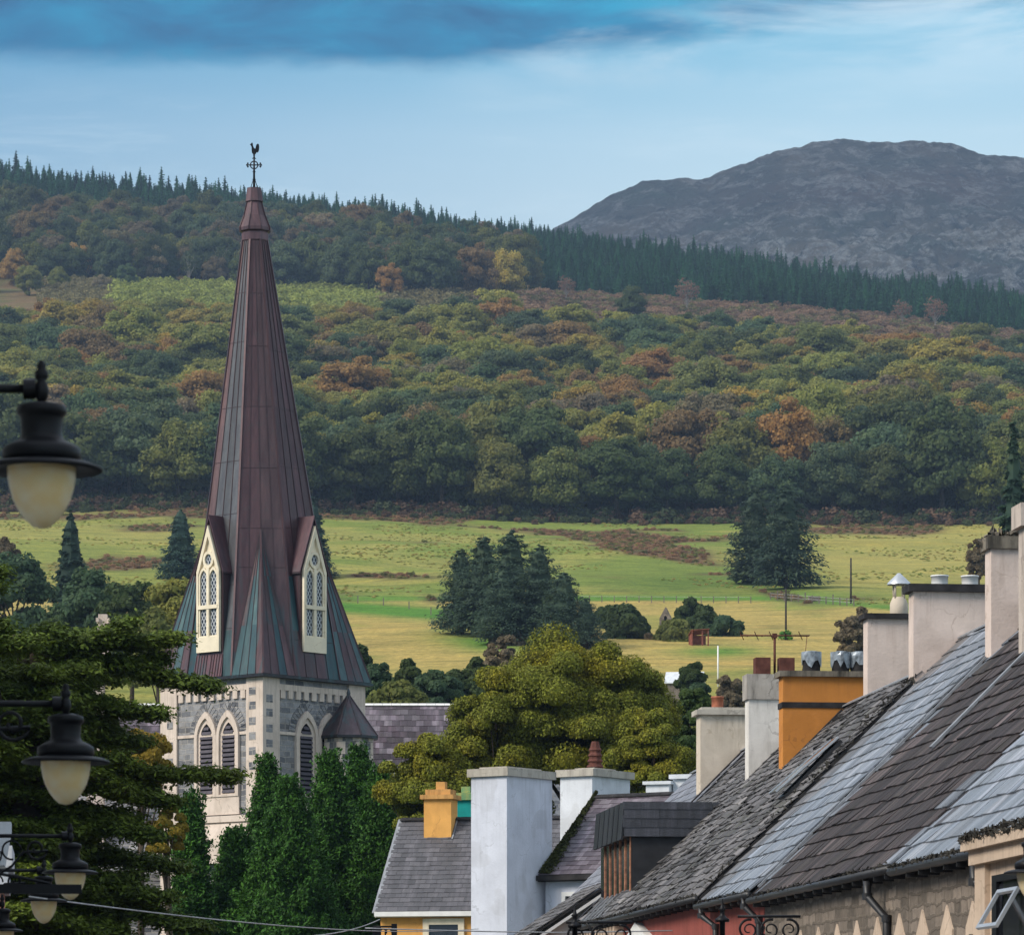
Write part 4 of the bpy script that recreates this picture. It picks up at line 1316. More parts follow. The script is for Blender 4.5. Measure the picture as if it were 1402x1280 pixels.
# lucarnes
for rot in (0, 90, 180, 270):
    X = Matrix.Rotation(R(rot), 4, 'Z')
    T_ = lambda x, e, z: X @ Vector((x, e, z)) + lean(24) * 1.0
    lu = MB()
    body = [(-.88, 20.5), (.88, 20.5), (.88, 24.45), (0, 26.85), (-.88, 24.45)]
    lu.prism([T_(-3.44, *p) for p in body], X @ Vector((1.9, 0, 0)), 0, (.060, .030, .037))
    for s_ in (-1, 1):
        rf = [(0, 27.12), (s_ * .98, 24.40), (s_ * .98, 24.30), (0, 26.95)]
        lu.prism([T_(-3.54, *p) for p in rf], X @ Vector((2.1, 0, 0)), 0, (.078, .038, .047))
        lu.beam(T_(-3.54, s_ * .96, 24.34), T_(-2.0, s_ * .96, 24.34), .05, .08, (0, 0, 1), 0, (.06, .03, .035))
        for k in range(5):
            e = s_ * (.15 + .18 * k)
            lu.beam(T_(-3.46, e, 20.5), T_(-3.66, e, 19.45), .03, .05, (1, 0, 0), 0, (.06, .03, .035))
    lu.add([T_(-3.45, -.9, 20.52), T_(-3.45, .9, 20.52), T_(-3.66, .98, 19.43), T_(-3.66, -.98, 19.43)], [(0, 1, 2, 3)], 0, (.115, .056, .066))
    lo = lu.build('lucarne', M['copper'], church, D0, TR)
    nn = X @ Vector((-1, 0, 0))
    G = lambda e, z, o=0.0: T_(-3.45 - o, e, z)
    pn = MB()
    pent = [(-.76, 20.62), (.76, 20.62), (.76, 24.45), (0, 26.62), (-.76, 24.45)]
    pn.prism([G(*p) for p in pent], nn * .03)
    inn = [(-.64, 21.35), (.64, 21.35), (.64, 24.30), (0, 26.10), (-.64, 24.30)]
    pn.ring([G(*p) for p in pent], [G(*p) for p in inn], nn * .16)
    for e in (-.32, .32):
        pn.ring([G(*p, .02) for p in lancet(e, .70, 21.3, 24.05)], [G(*p, .02) for p in lancet(e, .47, 21.4, 24.1)], nn * .10)
    circ = lambda r: [(r * math.cos(R(30 * k)), 25.0 + r * 1.15 * math.sin(R(30 * k))) for k in range(12)]
    pn.ring([G(*p, .02) for p in circ(.36)], [G(*p, .02) for p in circ(.23)], nn * .11)
    pn.prism([G(-.66, 22.66, .02), G(.66, 22.66, .02), G(.66, 22.84, .02), G(-.66, 22.84, .02)], nn * .17)
    pn.prism([G(-.08, 21.3, .02), G(.08, 21.3, .02), G(.08, 24.6, .02), G(-.08, 24.6, .02)], nn * .145)
    po = pn.build('window_frame', M['creampaint'], lo)
    gl = MB()
    for e in (-.32, .32): gl.prism([G(*p, .031) for p in lancet(e, .5, 21.38, 24.08)], nn * .012)
    gl.prism([G(*p, .031) for p in circ(.25)], nn * .012)
    gl.build('leaded_panes', M['lattice'], lo)

# finial cross and weathercock
fx = lean(43.1)
cr = MB()
cr.tube([Vector((0, 0, 43.0)) + fx, Vector((0, 0, 45.0)) + fx], [.06, .035], 8)
for k in range(4):
    a = R(45 + 90 * k)
    cr.tube([Vector((.17 * math.cos(a), .17 * math.sin(a), 43.1)) + fx, Vector((.03 * math.cos(a), .03 * math.sin(a), 43.55)) + fx], .018, 5)
cr.lathe([(.03, 0), (.1, .03), (.03, .07)], fx.x, fx.y, 43.5, 10)
cr.lathe([(.03, 0), (.085, .05), (.03, .1)], fx.x, fx.y, 43.85, 10)
zk = 44.22
WX, WY = Vector((ca_, sa_, 0)), Vector((0, 0, 1))     # world X seen from the tower's frame
cr.tube([fx + WX * (.18 * math.cos(R(20 * k))) + WY * (zk + .18 * math.sin(R(20 * k))) for k in range(19)], .03, 6)
cr.tube([fx + WX * -.38 + WY * zk, fx + WX * .38 + WY * zk], .03, 6)
for d in (-1, 1):
    for o_ in (0, .08, -.08):
        c0 = fx + WX * d * (.34 if o_ == 0 else .30) + WY * (zk + o_)
        cr.tube([c0 - WX * .05, c0, c0 + WX * .05], [.01, .055, .01], 6)
cr.tube([fx + WY * (zk + .30) - WX * .09, fx + WY * (zk + .36), fx + WY * (zk + .30) + WX * .09], [.015, .05, .015], 6)
co = cr.build('finial_cross', M['iron'], church, D0, TR)
rk = MB()
ROO = [(-.20, .40), (-.13, .45), (-.10, .50), (-.06, .44), (-.05, .34), (.0, .24), (.06, .20), (.08, .30), (.12, .40), (.18, .44), (.23, .40), (.25, .28), (.23, .12), (.17, .03), (.12, .06), (.10, .0), (.04, -.05), (-.04, -.05), (-.10, .02), (-.12, .12), (-.12, .26), (-.14, .34)]
rk.prism([fx + WX * (x * 1.0) + WY * (44.78 + z * 1.05) - Vector((sa_, -ca_, 0)) * .03 for x, z in ROO], Vector((sa_, -ca_, 0)) * .06)
for s_ in (-.03, .03): rk.tube([fx + WX * s_ + WY * 44.66, fx + WX * s_ + WY * 44.8], .016, 5)
rk.build('weathercock', M['iron'], co)

# stair turret
tx, ty = 1.78, -3.98
tw = MB(); tc_ = MB(); tq = MB()
ov = lambda k, r, z: Vector((tx + r * math.cos(R(22.5 + 45 * k)), ty + r * math.sin(R(22.5 + 45 * k)), z))
for k in range(8):
    tw.add([ov(k, 1.22, CB - 1), ov(k + 1, 1.22, CB - 1), ov(k + 1, 1.22, 16.75), ov(k, 1.22, 16.75)], [(0, 1, 2, 3)])
    for z in np.arange(9.0, 16.5, .62):
        p = ov(k, 1.225, z)
        for q_, L_ in ((ov(k + 1, 1.225, z), .30 if int(z / .62) % 2 else .16), (ov(k - 1, 1.225, z), .16 if int(z / .62) % 2 else .30)):
            d = (q_ - p).normalized() * L_
            n_ = Vector((p.x - tx, p.y - ty, 0)).normalized() * .035
            tq.add([p + n_, p + d + n_, p + d + n_ + Vector((0, 0, .60)), p + n_ + Vector((0, 0, .60)), p - n_, p + d - n_, p + d - n_ + Vector((0, 0, .60)), p - n_ + Vector((0, 0, .60))], [(0, 1, 2, 3), (4, 7, 6, 5), (0, 4, 5, 1), (3, 2, 6, 7), (1, 5, 6, 2), (0, 3, 7, 4)])
    for j in range(3):
        b0, b1 = ov(k, 1.50, 16.72).lerp(ov(k + 1, 1.50, 16.72), j / 3), ov(k, 1.50, 16.72).lerp(ov(k + 1, 1.50, 16.72), (j + 1) / 3)
        m0, m1 = b0.lerp(Vector((tx, ty, 18.75)), .5), b1.lerp(Vector((tx, ty, 18.75)), .5)
        cc = tuple(np.array((.055, .040, .048)) * rng.uniform(.75, 1.3)) if rng.random() < .7 else (.022, .055, .062)
        tc_.add([b0, b1, m1, m0, Vector((tx, ty, 18.75))], [(0, 1, 2, 3), (3, 2, 4)], 0, cc)
    tc_.beam(ov(k, 1.50, 16.72), Vector((tx, ty, 18.75)), .07, .07, (math.cos(R(22.5 + 45 * k)), math.sin(R(22.5 + 45 * k)), .4), 0, (.05, .036, .042))
tc_.add([ov(k, 1.50, 16.72) for k in range(8)] + [ov(k, 1.50, 16.60) for k in range(8)], [(k, (k + 1) % 8, 8 + (k + 1) % 8, 8 + k) for k in range(8)] + [tuple(range(15, 7, -1))], 0, (.02, .02, .024))
tc_.lathe([(.08, 0), (.1, .12), (.02, .35)], tx, ty, 18.68, 8, 0, (.05, .04, .045))
to_ = tw.build('stair_turret', M['rubble'], church, D0, TR)
tq.build('turret_quoins', M['ashlar'], to_)
tc_.build('turret_roof', M['copper'], to_)


# ------------------------------------------------------------------ slate roofs
def slates(mb, P, L, S, course, w, pal, rng, m=0, jit=0.010, th=0.016, var=0.16, patch=None):
    """courses of separate slates; P(a, u, h) maps eave distance, slope distance and height to a point"""
    n = int(math.ceil(S / course))
    for i in range(n):
        u0 = i * course
        u1 = min(u0 + course * 1.35, S + .04)
        ns = int(math.ceil(L / w)) + 1
        off = -(i % 2) * w * .5
        for j in range(ns):
            a0, a1 = off + j * w + .004, off + (j + 1) * w - .004
            a0, a1 = max(a0, -.03), min(a1, L + .03)
            if a1 - a0 < .05: continue
            du = rng.normal() * jit
            h0 = th * 2.1 + abs(rng.normal()) * jit * .5
            h1 = th * .9
            tw_ = rng.normal() * jit * .6
            c_ = np.array(pal[rng.integers(len(pal))]) * (1 + rng.normal() * var)
            if patch is not None: c_ = patch(a0, u0, c_, rng)
            c_ = tuple(float(max(x, .004)) for x in c_)
            v = [P(a0, u0 + du, h0 + tw_), P(a1, u0 + du + tw_ * .6, h0 - tw_), P(a1, u1, h1), P(a0, u1, h1), P(a0, u0 + du, h0 + tw_ - th), P(a1, u0 + du + tw_ * .6, h0 - tw_ - th), P(a1, u1, h1 - th), P(a0, u1, h1 - th)]
            mb.add(v, [(0, 1, 2, 3), (0, 4, 5, 1), (0, 3, 7, 4), (1, 5, 6, 2)], m, c_)


PAL_GREY = [(.105, .098, .100), (.125, .117, .118), (.085, .080, .084), (.14, .13, .13)]
PAL_BLUE = [(.165, .185, .215), (.185, .205, .235), (.150, .170, .200), (.20, .215, .24)]
PAL_DARK = [(.036, .029, .029), (.043, .035, .035), (.030, .025, .026), (.050, .041, .040)]
PAL_PURP = [(.10, .082, .10), (.13, .108, .13), (.08, .062, .078), (.15, .13, .15)]
PAL_YH = [(.085, .082, .092), (.10, .096, .106), (.074, .072, .08)]


def gable_roof(parent, off, x0, x1, yE, zE, yR, zR, pal, mat, course, w, rng, name='roof', frame=None, ridge='lead', **kw):
    """front slope of slates (eave at yE, ridge at yR, length x0..x1), plain back slope and a ridge"""
    frame = frame or (lambda x, y, z: Vector((x, y, z)))
    d = Vector((0, yR - yE, zR - zE)); S = d.length; d /= S
    n = Vector((0, -d.z, d.y))
    sag = kw.pop('sag', 0.0)
    def P(a, u, h):
        if sag: h = h + sag * min(1, max(0, a) / 1.2, max(0, x1 - x0 - a) / 1.2) * (float(fbm(a / 2.6 + x0, u / 2.2 + zE * 7, 2, 5)) - .35)
        return frame(x0 + a, yE + d.y * u + n.y * h, zE + d.z * u + n.z * h)
    mb = MB()
    slates(mb, P, x1 - x0, S, course, w, pal, rng, 0, **kw)
    y2 = 2 * yR - yE
    f = frame
    mb.prism([f(x0, yE + .03, zE - .12), f(x0, yE + .03, zE), f(x0, yR, zR - .005), f(x0, y2, zE), f(x0, y2, zE - .12), f(x0, yR, zR - .14)], f(x1, 0, 0) - f(x0, 0, 0), 1)
    o = mb.build(name, [mat, M['deck']], parent, off)
    rb = MB()
    k = x0
    while k < x1 - .05:
        e = min(k + .45, x1)
        for s_ in (-1, 1):
            rb.prism([f(k, yR, zR + .075), f(k, yR + s_ * .17, zR - .04 + .02), f(k, yR + s_ * .17, zR - .075 + .02), f(k, yR, zR + .03)], f(e - .012, 0, 0) - f(k, 0, 0), 0)
        k = e
    rb.build('ridge_tiles', M[ridge], o)
    return o


# nave, seen on both sides of the tower
rng = np.random.default_rng(11)
NX0, NX1 = W(112, 0, 212).x - CX, W(900, 0, 212).x - CX
mb = MB()
mb.prism([(NX0 + .3, 3, CB - 1), (NX0 + .3, 21, CB - 1), (NX0 + .3, 21, 10.4), (NX0 + .3, 12, 19.2), (NX0 + .3, 3, 10.4)], (NX1 - NX0 - .6, 0, 0))
mb.build('nave_wall', M['rubble'], church, D0)


def churchpatch(a, u, c_, rng):
    n = float(fbm(a / 2.2, u / 3.0, 3, 8))
    if u < 10.6 + 1.2 * n and n > .40 and rng.random() < .7: return c_ * np.array((.40, .34, .36))
    return c_ * .85


gable_roof(church, D0, NX0, NX1, 3.0, 10.0, 12.0, 19.35, PAL_PURP, M['slate_church'], .42, .40, rng, 'nave_roof', ridge='whitepaint', patch=churchpatch)
mb = MB()
px_, py_ = W(138, 0, 207).x - CX, 4.5
mb.box(px_ - .42, px_ + .42, py_ - .42, py_ + .42, CB - 1, 19.7)
mb.prism([(px_ - .62, py_ - .5, 19.7), (px_ + .62, py_ - .5, 19.7), (px_ + .3, py_ - .5, 20.6), (px_ - .3, py_ - .5, 20.6)], (0, 1, 0))
mb.box(px_ + .10, px_ + .62, py_ - .3, py_ + .3, 20.6, 22.55)
for k in range(4):
    a = R(90 * k + 45)
    mb.prism([(px_ + .36 + .1 * math.cos(a + s_), py_ + .1 * math.sin(a + s_), 22.6 + z) for s_, z in ((0, 0), (1.5, 0), (1.5, .2), (0, .2))], (.36 * math.cos(a), .36 * math.sin(a), .16))
mb.box(px_ + .14, px_ + .58, py_ - .2, py_ + .2, 22.55, 23.15)
mb.build('pinnacle', M['ashlar'], church, D0)


# ------------------------------------------------------------------ chimneys and houses
def chimney(parent, off, x0, x1, y0, y1, z0, z1, mat, capmat, cap=(.16, .09), pots=(), label=None, band=None, lead=None):
    mb = MB()
    mb.box(x0, x1, y0, y1, z0, z1 - cap[0])
    ch = mb.build('chimney', M[mat], parent, off, label=label)
    c_ = MB()
    o = cap[1]
    c_.box(x0 - o, x1 + o, y0 - o, y1 + o, z1 - cap[0], z1)
    if len(cap) > 2: c_.box(x0 + .04, x1 - .04, y0 + .04, y1 - .04, z1, z1 + cap[2])
    c_.build('cap', M[capmat], ch)
    if band:
        b = MB()
        b.box(x0 - .025, x1 + .025, y0 - .025, y1 + .025, band[0], band[1])
        b.build('band', M[band[2]], ch)
    for x, r, h, m_, kind in pots:
        p = MB()
        zt = z1 + (cap[2] if len(cap) > 2 else 0) - .01
        ym = (y0 + y1) / 2
        if kind == 'pot':
            p.lathe([(r, 0), (r * 1.02, h * .86), (r * 1.1, h * .87), (r * 1.1, h), (r * .8, h), (r * .8, h * .7)], x, ym, zt, 16)
        elif kind == 'square':
            p.ring([(x - r, ym - r, zt), (x + r, ym - r, zt), (x + r, ym + r, zt), (x - r, ym + r, zt)], [(x - r * .75, ym - r * .75, zt), (x + r * .75, ym - r * .75, zt), (x + r * .75, ym + r * .75, zt), (x - r * .75, ym + r * .75, zt)], (0, 0, h))
        elif kind == 'louvred':
            pr = [(r * 1.0, 0), (r * .95, .1)]
            for k in range(4): pr += [(r * (1.0 - .07 * k), .12 + k * .19), (r * (1.25 - .10 * k), .15 + k * .19), (r * (1.15 - .10 * k), .20 + k * .19), (r * (.95 - .07 * k), .24 + k * .19)]
            pr += [(r * .66, .9), (r * .5, h)]
            p.lathe(pr, x, ym, zt, 8, sm=False)
        elif kind == 'cowl':
            p.lathe([(r, 0), (r * 1.12, .05), (r * 1.1, .28), (r * .8, .42), (r * .75, .44)], x, ym, zt, 14)
            for k in range(4):
                a = R(90 * k + 45)
                p.tube([(x + r * .75 * math.cos(a), ym + r * .75 * math.sin(a), zt + .4), (x + r * .8 * math.cos(a), ym + r * .8 * math.sin(a), zt + .78)], .025, 5)
        po = p.build('pot', M[m_], ch)
        if kind == 'cowl':
            q = MB(); q.lathe([(r * 1.45, .74), (r * 1.4, .78), (.03, 1.02)], x, ym, zt, 16); q.build('cowl_hat', M['galv'], po)
        if kind == 'pot' and m_ == 'darkpot':
            q = MB(); rr = np.random.default_rng(int(abs(x * 100)))
            pr = 18; vs = []
            for i, (fr, z) in enumerate(((1.12, h * .62), (1.14, h * .85), (1.10, h * 1.02), (.6, h * 1.06))):
                for k in range(pr):
                    a = 6.283 * k / pr
                    zz = z - (rr.uniform(0, .22) if i == 0 else 0)
                    r_ = r * fr * rr.uniform(.97, 1.06)
                    vs.append((x + r_ * math.cos(a), ym + r_ * math.sin(a), zt + zz))
            fs = [(i * pr + k, i * pr + (k + 1) % pr, (i + 1) * pr + (k + 1) % pr, (i + 1) * pr + k) for i in range(3) for k in range(pr)] + [tuple(range(3 * pr, 4 * pr))]
            q.add(vs, fs); q.build('plastic_wrap', M['foil'], po)
    return ch


def fringe(mb, p, q, n, rng, m=0, drop=.11, size=.021):
    """dead leaves and moss hanging in a gutter"""
    p, q = Vector(p), Vector(q)
    for k in range(n):
        c_ = p.lerp(q, rng.random()) + Vector((rng.normal() * .03, rng.normal() * .03, -rng.random() * drop + .05))
        s = size * rng.uniform(.5, 1.5)
        d = [Vector(rng.normal(size=3)) * s for _ in range(4)]
        mb.add([c_ + x for x in d], [(0, 1, 2), (0, 2, 3), (0, 3, 1), (1, 3, 2)], m)


SG = lambda s: 0.0156 * s + .12
TE = 14.0


def terrace(label, s0, s1, ze, tr, zr, wallmat, pal, smat, course, w, seed, **kw):
    zb = SG(s0)
    h = empty('terraced_house', st(TE, s0, zb), R(6), label, 'house', 'terraced houses stepping along the street')
    off = (0, 0, -zb)
    L = s1 - s0; d = tr - TE
    mb = MB()
    mb.prism([(.28, .012, zb - .5), (2 * d - .28, .012, zb - .5), (2 * d - .28, .012, ze - .08 + .2), (d, .012, zr - .18), (.28, .012, ze - .08 + .2)], (0, L - .024, 0))
    mb.build('wall', M[wallmat], h, off)
    rg = np.random.default_rng(seed)
    fr = lambda x, y, z: Vector((y, L - x, z))        # roof frame: x along the street reversed, y across
    ro = gable_roof(h, off, .01, L - .01, 0, ze, d, zr, pal, smat, course, w, rg, frame=fr, **kw)
    return h, off, ro


def gutter(h, off, L, ze, name='gutter', n=200, seed=3, y0=0.0, x=-.06, r=.075):
    rg = np.random.default_rng(seed)
    mb = MB()
    mb.tube([(x, y0, ze - .05), (x, L, ze - .05)], r, 8)
    for k in range(int((L - y0) / 1.0)):
        mb.box(x - .02, .3, y0 + k * 1.0 + .3, y0 + k * 1.0 + .34, ze - .2, ze - .1)
    g = mb.build(name, M['gutter'], h, off)
    d = MB(); fringe(d, (x, y0, ze + .02), (x, L, ze + .02), n, rg)
    d.build('dead_leaves', M['debris'], g)
    return g


def downpipe(h, off, pts, r=.06):
    mb = MB(); mb.tube(pts, r, 8)
    for p in pts[1:-1]: mb.lathe([(r * 1.25, -.06), (r * 1.25, .06)], p[0], p[1], p[2], 8)
    mb.build('downpipe', M['gutter'], h, off)


# A: nearest house, blue slates
hA, oA, rA = terrace('nearest terraced house with smooth blue grey slates and an open bay window', 46, 70.6, 4.84, 20.3, 11.14, 'darkrubble', PAL_BLUE, M['slate_blue'], .46, .62, 21, jit=.009, var=.10, th=.032, sag=.13, patch=lambda a, u, c_, rg: np.array(PAL_DARK[1]) * rg.uniform(.8, 1.4) if rg.random() < .5 - a * .45 else c_ * (.6 if rg.random() < .03 else 1))
gutter(hA, oA, 24.5, 4.84, n=1600, y0=14.7)
# B: long dark house
hB, oB, rB = terrace('long terraced house with brown black streaked slates over a rubble wall', 70.6, 85.6, 4.89, 20.3, 11.19, 'darkrubble', PAL_DARK, M['slate_dark'], .46, .60, 22, jit=.012, var=.16, th=.032, sag=.13, patch=lambda a, u, c_, rg: np.array(PAL_BLUE[0]) * rg.uniform(.6, 1.0) if rg.random() < .5 - min(a, 15 - a) * .45 else c_ * (1.5 if rg.random() < .05 else 1))
gutter(hB, oB, 15.0, 4.89, n=420)
# C
hC, oC, rC = terrace('narrow terraced house with pale blue slates and a broad cream stack', 85.6, 93.0, 5.02, 20.1, 11.12, 'red', PAL_BLUE, M['slate_blue'], .44, .55, 23, jit=.011, var=.12, th=.030, sag=.12, patch=lambda a, u, c_, rg: c_ * (0.45 if rg.random() < .012 else 1) if not (a < 0.9 + .9 * float(vnoise(u, 3, 4))) else np.array((.115, .112, .115)) * rg.uniform(.7, 1.3))
gutter(hC, oC, 7.4, 5.02, n=260)
# D
def mosspatch(a, u, c_, rg):
    n = float(fbm(a / 1.6, u / 1.3, 3, 18))
    return c_ * (.55 if n > .58 else 1.0) * rg.uniform(.85, 1.15)


hD, oD, rD = terrace('mossy grey terraced house with black box dormer and orange chimney', 93.0, 116.5, 5.2, 19.1, 10.3, 'red', PAL_GREY, M['slate_moss'], .26, .34, 24, jit=.024, var=.24, sag=.16, patch=mosspatch, th=.022)
gutter(hD, oD, 23.5, 5.2, n=1500)
# E
hE, oE, rE = terrace('far terraced house with pale slates beyond the black dormer', 116.5, 127, 5.3, 19.0, 10.3, 'whitewash', [(.16, .165, .19), (.19, .195, .22)], M['slate_blue'], .4, .5, 25, jit=.006, var=.06)
L2 = lambda t, s, h: (t - TE, s)


def stack(h, off, s00, t0, t1, s, dep, z0, z1, *a, **k):
    """chimney given in street measures for the house that starts at s00"""
    k['pots'] = [(x - TE, *r) for x, *r in k.get('pots', ())]
    return chimney(h, off, t0 - TE, t1 - TE, s - s00, s - s00 + dep, z0, z1, *a, **k)


stack(hB, oB, 70.6, 18.55, 20.6, 80.2, .62, 8.6, 12.45, 'oldashlar', 'oldashlar', (.45, .12), label='narrow weathered stone stack with a thick stained cap')
cG = stack(hB, oB, 70.6, 18.93, 21.3, 85.0, .58, 8.8, 12.40, 'pinkcream', 'lichencap', (.26, .08), label='tall pink cream stack under a crumbling lichen cap')
d_ = MB(); rg = np.random.default_rng(4)
for k in range(130):
    c_ = Vector((rg.uniform(18.88, 21.35) - TE, rg.uniform(14.34, 15.06), 12.4 + abs(rg.normal()) * .05)); s_ = rg.uniform(.04, .13)
    d_.add([c_ + Vector(rg.normal(size=3)) * s_ for _ in range(5)], [(0, 1, 2), (0, 2, 3), (0, 3, 4), (1, 2, 4), (0, 1, 4)])
d_.build('stone_crumble', M['lichencap'], cG)
stack(hC, oC, 85.6, 18.92, 21.5, 93.0, .55, 9.0, 12.30, 'pinkcream', 'darkcap', (.17, .12), pots=[(19.58, .19, .24, 'whitepaint', 'pot'), (20.28, .19, .24, 'whitepaint', 'pot')], label='broad pink cream stack with black coping and two short white pots')
stack(hD, oD, 93.0, 19.0, 21.2, 98.9, .55, 9.0, 12.25, 'pinkcream', 'darkcap', (.12, .10), pots=[(19.82, .20, .5, 'creamstack', 'cowl')], label='pink cream stack with a hooded cowl')
stack(hD, oD, 93.0, 17.45, 20.0, 101.9, .60, 7.5, 11.13, 'orange', 'lichencap', (.14, .10), band=(10.22, 10.36, 'darkcap'), pots=[(18.22, .22, .50, 'darkpot', 'pot'), (18.95, .22, .50, 'darkpot', 'pot'), (19.42, .22, .50, 'darkpot', 'pot')], label='orange stack with a black band and three wrapped pots')
stack(hD, oD, 93.0, 17.62, 19.4, 108.2, .60, 7.4, 11.62, 'whitewash', 'concrete', (.66, .06), pots=[(18.02, .20, .46, 'rustpot', 'square'), (18.66, .20, .46, 'rustpot', 'square')], label='white stack with a deep stained concrete cap and two square brown pots')
stack(hE, oE, 116.5, 17.7, 20.0, 117.2, .8, 7.2, 11.42, 'creamstack', 'palecap', (.14, .12, .08), pots=[(18.25, .17, .34, 'terracotta', 'pot')], label='cream stack with a pale coping and one terracotta pot')

# lead flashings, verge strips and the ridge-end hip on D
def on_roof(te, ze, pitch, t, s, up=0.0):
    return Vector((t - te, s, ze + (t - te) * pitch + up))


def strip(h, off, pts, wd, mat, name='flashing'):
    mb = MB()
    for a, b in zip(pts[:-1], pts[1:]): mb.beam(a, b, wd, .05, (-1, 0, 1))
    mb.build(name, M[mat], h, off)


pB = 1.0; pC = 1.0; pD = 1.0
strip(hB, oB, [Vector((x, 9.3, 4.89 + x * pB + .14)) for x in (2.6, 4.55)], .22, 'lead')
strip(hB, oB, [Vector((x, 14.75, 4.89 + x * pB + .13)) for x in (.1, 4.9)], .10, 'lead')
strip(hC, oC, [Vector((x, 7.25, 5.02 + x * pC + .05)) for x in (3.7, 4.95)], .14, 'lead')
strip(hD, oD, [Vector((x, 5.75, 5.2 + x + .06)) for x in (3.4, 5.0)], .16, 'lead')
strip(hD, oD, [Vector((x, 8.75, 5.2 + x + .06)) for x in (3.4, 4.9)], .16, 'darkcap')
strip(hD, oD, [Vector((x, 15.0, 5.2 + x + .06)) for x in (3.5, 5.0)], .16, 'darkcap')
strip(hE, oE, [Vector((x, .55, 5.3 + x + .06)) for x in (.0, 4.9)], .2, 'darkcap')
mb = MB()
rg = np.random.default_rng(8)
for k in range(260):                                     # loose mossy slate edge between the two roofs
    x = rg.uniform(.2, 6.0); y = rg.uniform(-.25, .9)
    c_ = Vector((x, y, 5.2 + x + (.05 if x < 5 else -.2)))
    s_ = rg.uniform(.02, .055)
    mb.add([c_ + Vector(rg.normal(size=3)) * s_ for _ in range(4)], [(0, 1, 2), (0, 2, 3), (0, 3, 1), (1, 3, 2)])
mb.build('moss_clumps', M['debris'], rD)

# roof light propped open on D
mb = MB()
x0, x1, y0, y1 = 2.25, 3.55, 1.1, 2.0
Pd = lambda x, y, h: Vector((x - h * .707, y, 5.2 + x + h * .707))
mb.ring([Pd(x0, y0, .02), Pd(x1, y0, .02), Pd(x1, y1, .02), Pd(x0, y1, .02)], [Pd(x0 + .06, y0 + .07, .02), Pd(x1 - .06, y0 + .07, .02), Pd(x1 - .06, y1 - .07, .02), Pd(x0 + .06, y1 - .07, .02)], Vector((-.09, 0, .09)))
sk = mb.build('roof_light', M['gutter'], hD, oD)
mb = MB()
mb.prism([Pd(x0 - .05, y0, .32), Pd(x1, y0, .18), Pd(x1, y1, .18), Pd(x0 - .05, y1, .32)], Vector((-.035, 0, .035)))
mb.build('glazing', M['glass'], sk)
mb = MB()
mb.beam(Pd(x0 - .05, y0, .36), Pd(x1, y0, .22), .05, .05); mb.beam(Pd(x0 - .05, y1, .36), Pd(x1, y1, .22), .05, .05)
mb.build('sash', M['galv'], sk)

# black box dormer on D: six bays between orange posts
rg = np.random.default_rng(14)
dy0, dy1 = 109.7 - 93, 115.6 - 93
xf = 14.72 - TE
zt = 8.33
mb = MB()
mb.prism([(xf, dy0, 5.2 + xf - .1), (3.05, dy0, 8.25), (3.05, dy0, zt - .06), (xf, dy0, zt - .06)], (0, dy1 - dy0, 0))
for k in range(15):
    z = 5.95 + k * .11
    mb.beam((max(xf, z - 5.2) + .03, dy0 - .004, z), (3.0, dy0 - .004, z), .018, .03)
dm = mb.build('dormer', M['cladding'], hD, oD)
fs = MB()
Pf = lambda a, u, h: Vector((xf - .22 + a, dy0 - .10 - h, 7.42 + u))
slates(fs, Pf, 2.95, .88, .24, .95, [(.040, .042, .052), (.048, .050, .062), (.035, .037, .046)], rg, 0, jit=.003, var=.06)
fs.box(xf - .2, 3.2, dy0 - .09, dy1 + .05, 7.44, zt - .02, 0, (.045, .047, .056))
for k in range(6):
    y = dy0 - .1 + k * 1.02
    for j in range(2):
        fs.prism([(xf - .24, y + .04, 7.34), (xf - .24, y + .90, 7.34), (xf - .16, y + .90, zt), (xf - .16, y + .04, zt)], (-.05, 0, .01), 0, (.045, .05, .06))
fs.build('slate_fascia', [M['slate_blue']], dm)
ps = MB(); gs = MB()
for k in range(6):
    y = dy0 + .02 + k * 1.06
    po = MB()
    po.box(xf - .045, xf - .012, y, y + .09, 5.2 + xf - .2, 7.42)
    po.build('post', M['timber'], dm)
    gs.box(xf - .012, xf - .004, y + .14, y + 1.06, 5.3 + xf, 7.42)
gs.build('dormer_glazing', M['glass'], dm)
mb = MB()
mb.prism([(.1, dy0 - .2, 5.3), (.85, dy0 - .2, 6.05), (.85, dy0 - .2, 6.15), (.1, dy0 - .2, 5.4)], (0, .06, 0))
mb.build('flashing', M['lead'], dm)
for k in range(7):
    mb = MB(); mb.beam((.05, dy0 + .1 + k * .95, 5.32), (.75, dy0 + .1 + k * .95, 6.02), .12, .05, (-1, 0, 1)); mb.build('lead_apron', M['lead'], dm)
# corbels below the eave of D, red wall trim, pediment
mb = MB()
for k in range(14): mb.box(.02, .28, 15.0 + k * .62, 15.22 + k * .62, 4.72, 5.0)
mb.build('eave_corbels', M['shopcream'], hD, oD)
mb = MB()
mb.box(.12, .28, 8.0, 22.0, 4.28, 4.42); mb.box(.05, .28, 8.0, 22.0, 4.42, 4.56)
mb.prism([(.1, 9.5, 4.60), (.1, 13.5, 4.60), (.1, 11.5, 4.98)], (.18, 0, 0))
mb.build('shop_cornice', M['whitepaint'], hD, oD)
mb = MB()
mb.box(.18, .28, 15, 17.5, 2.5, 4.25); mb.box(.18, .28, 9.0, 11.0, 2.5, 4.25)
mb.build('painted_panel', M['whitewash'], hD, oD)
mb = MB()
mb.box(.20, .28, 1.0, 7.0, 3.1, 4.15)
mb.build('yellow_signboard', M['yellow'], hC, oC)

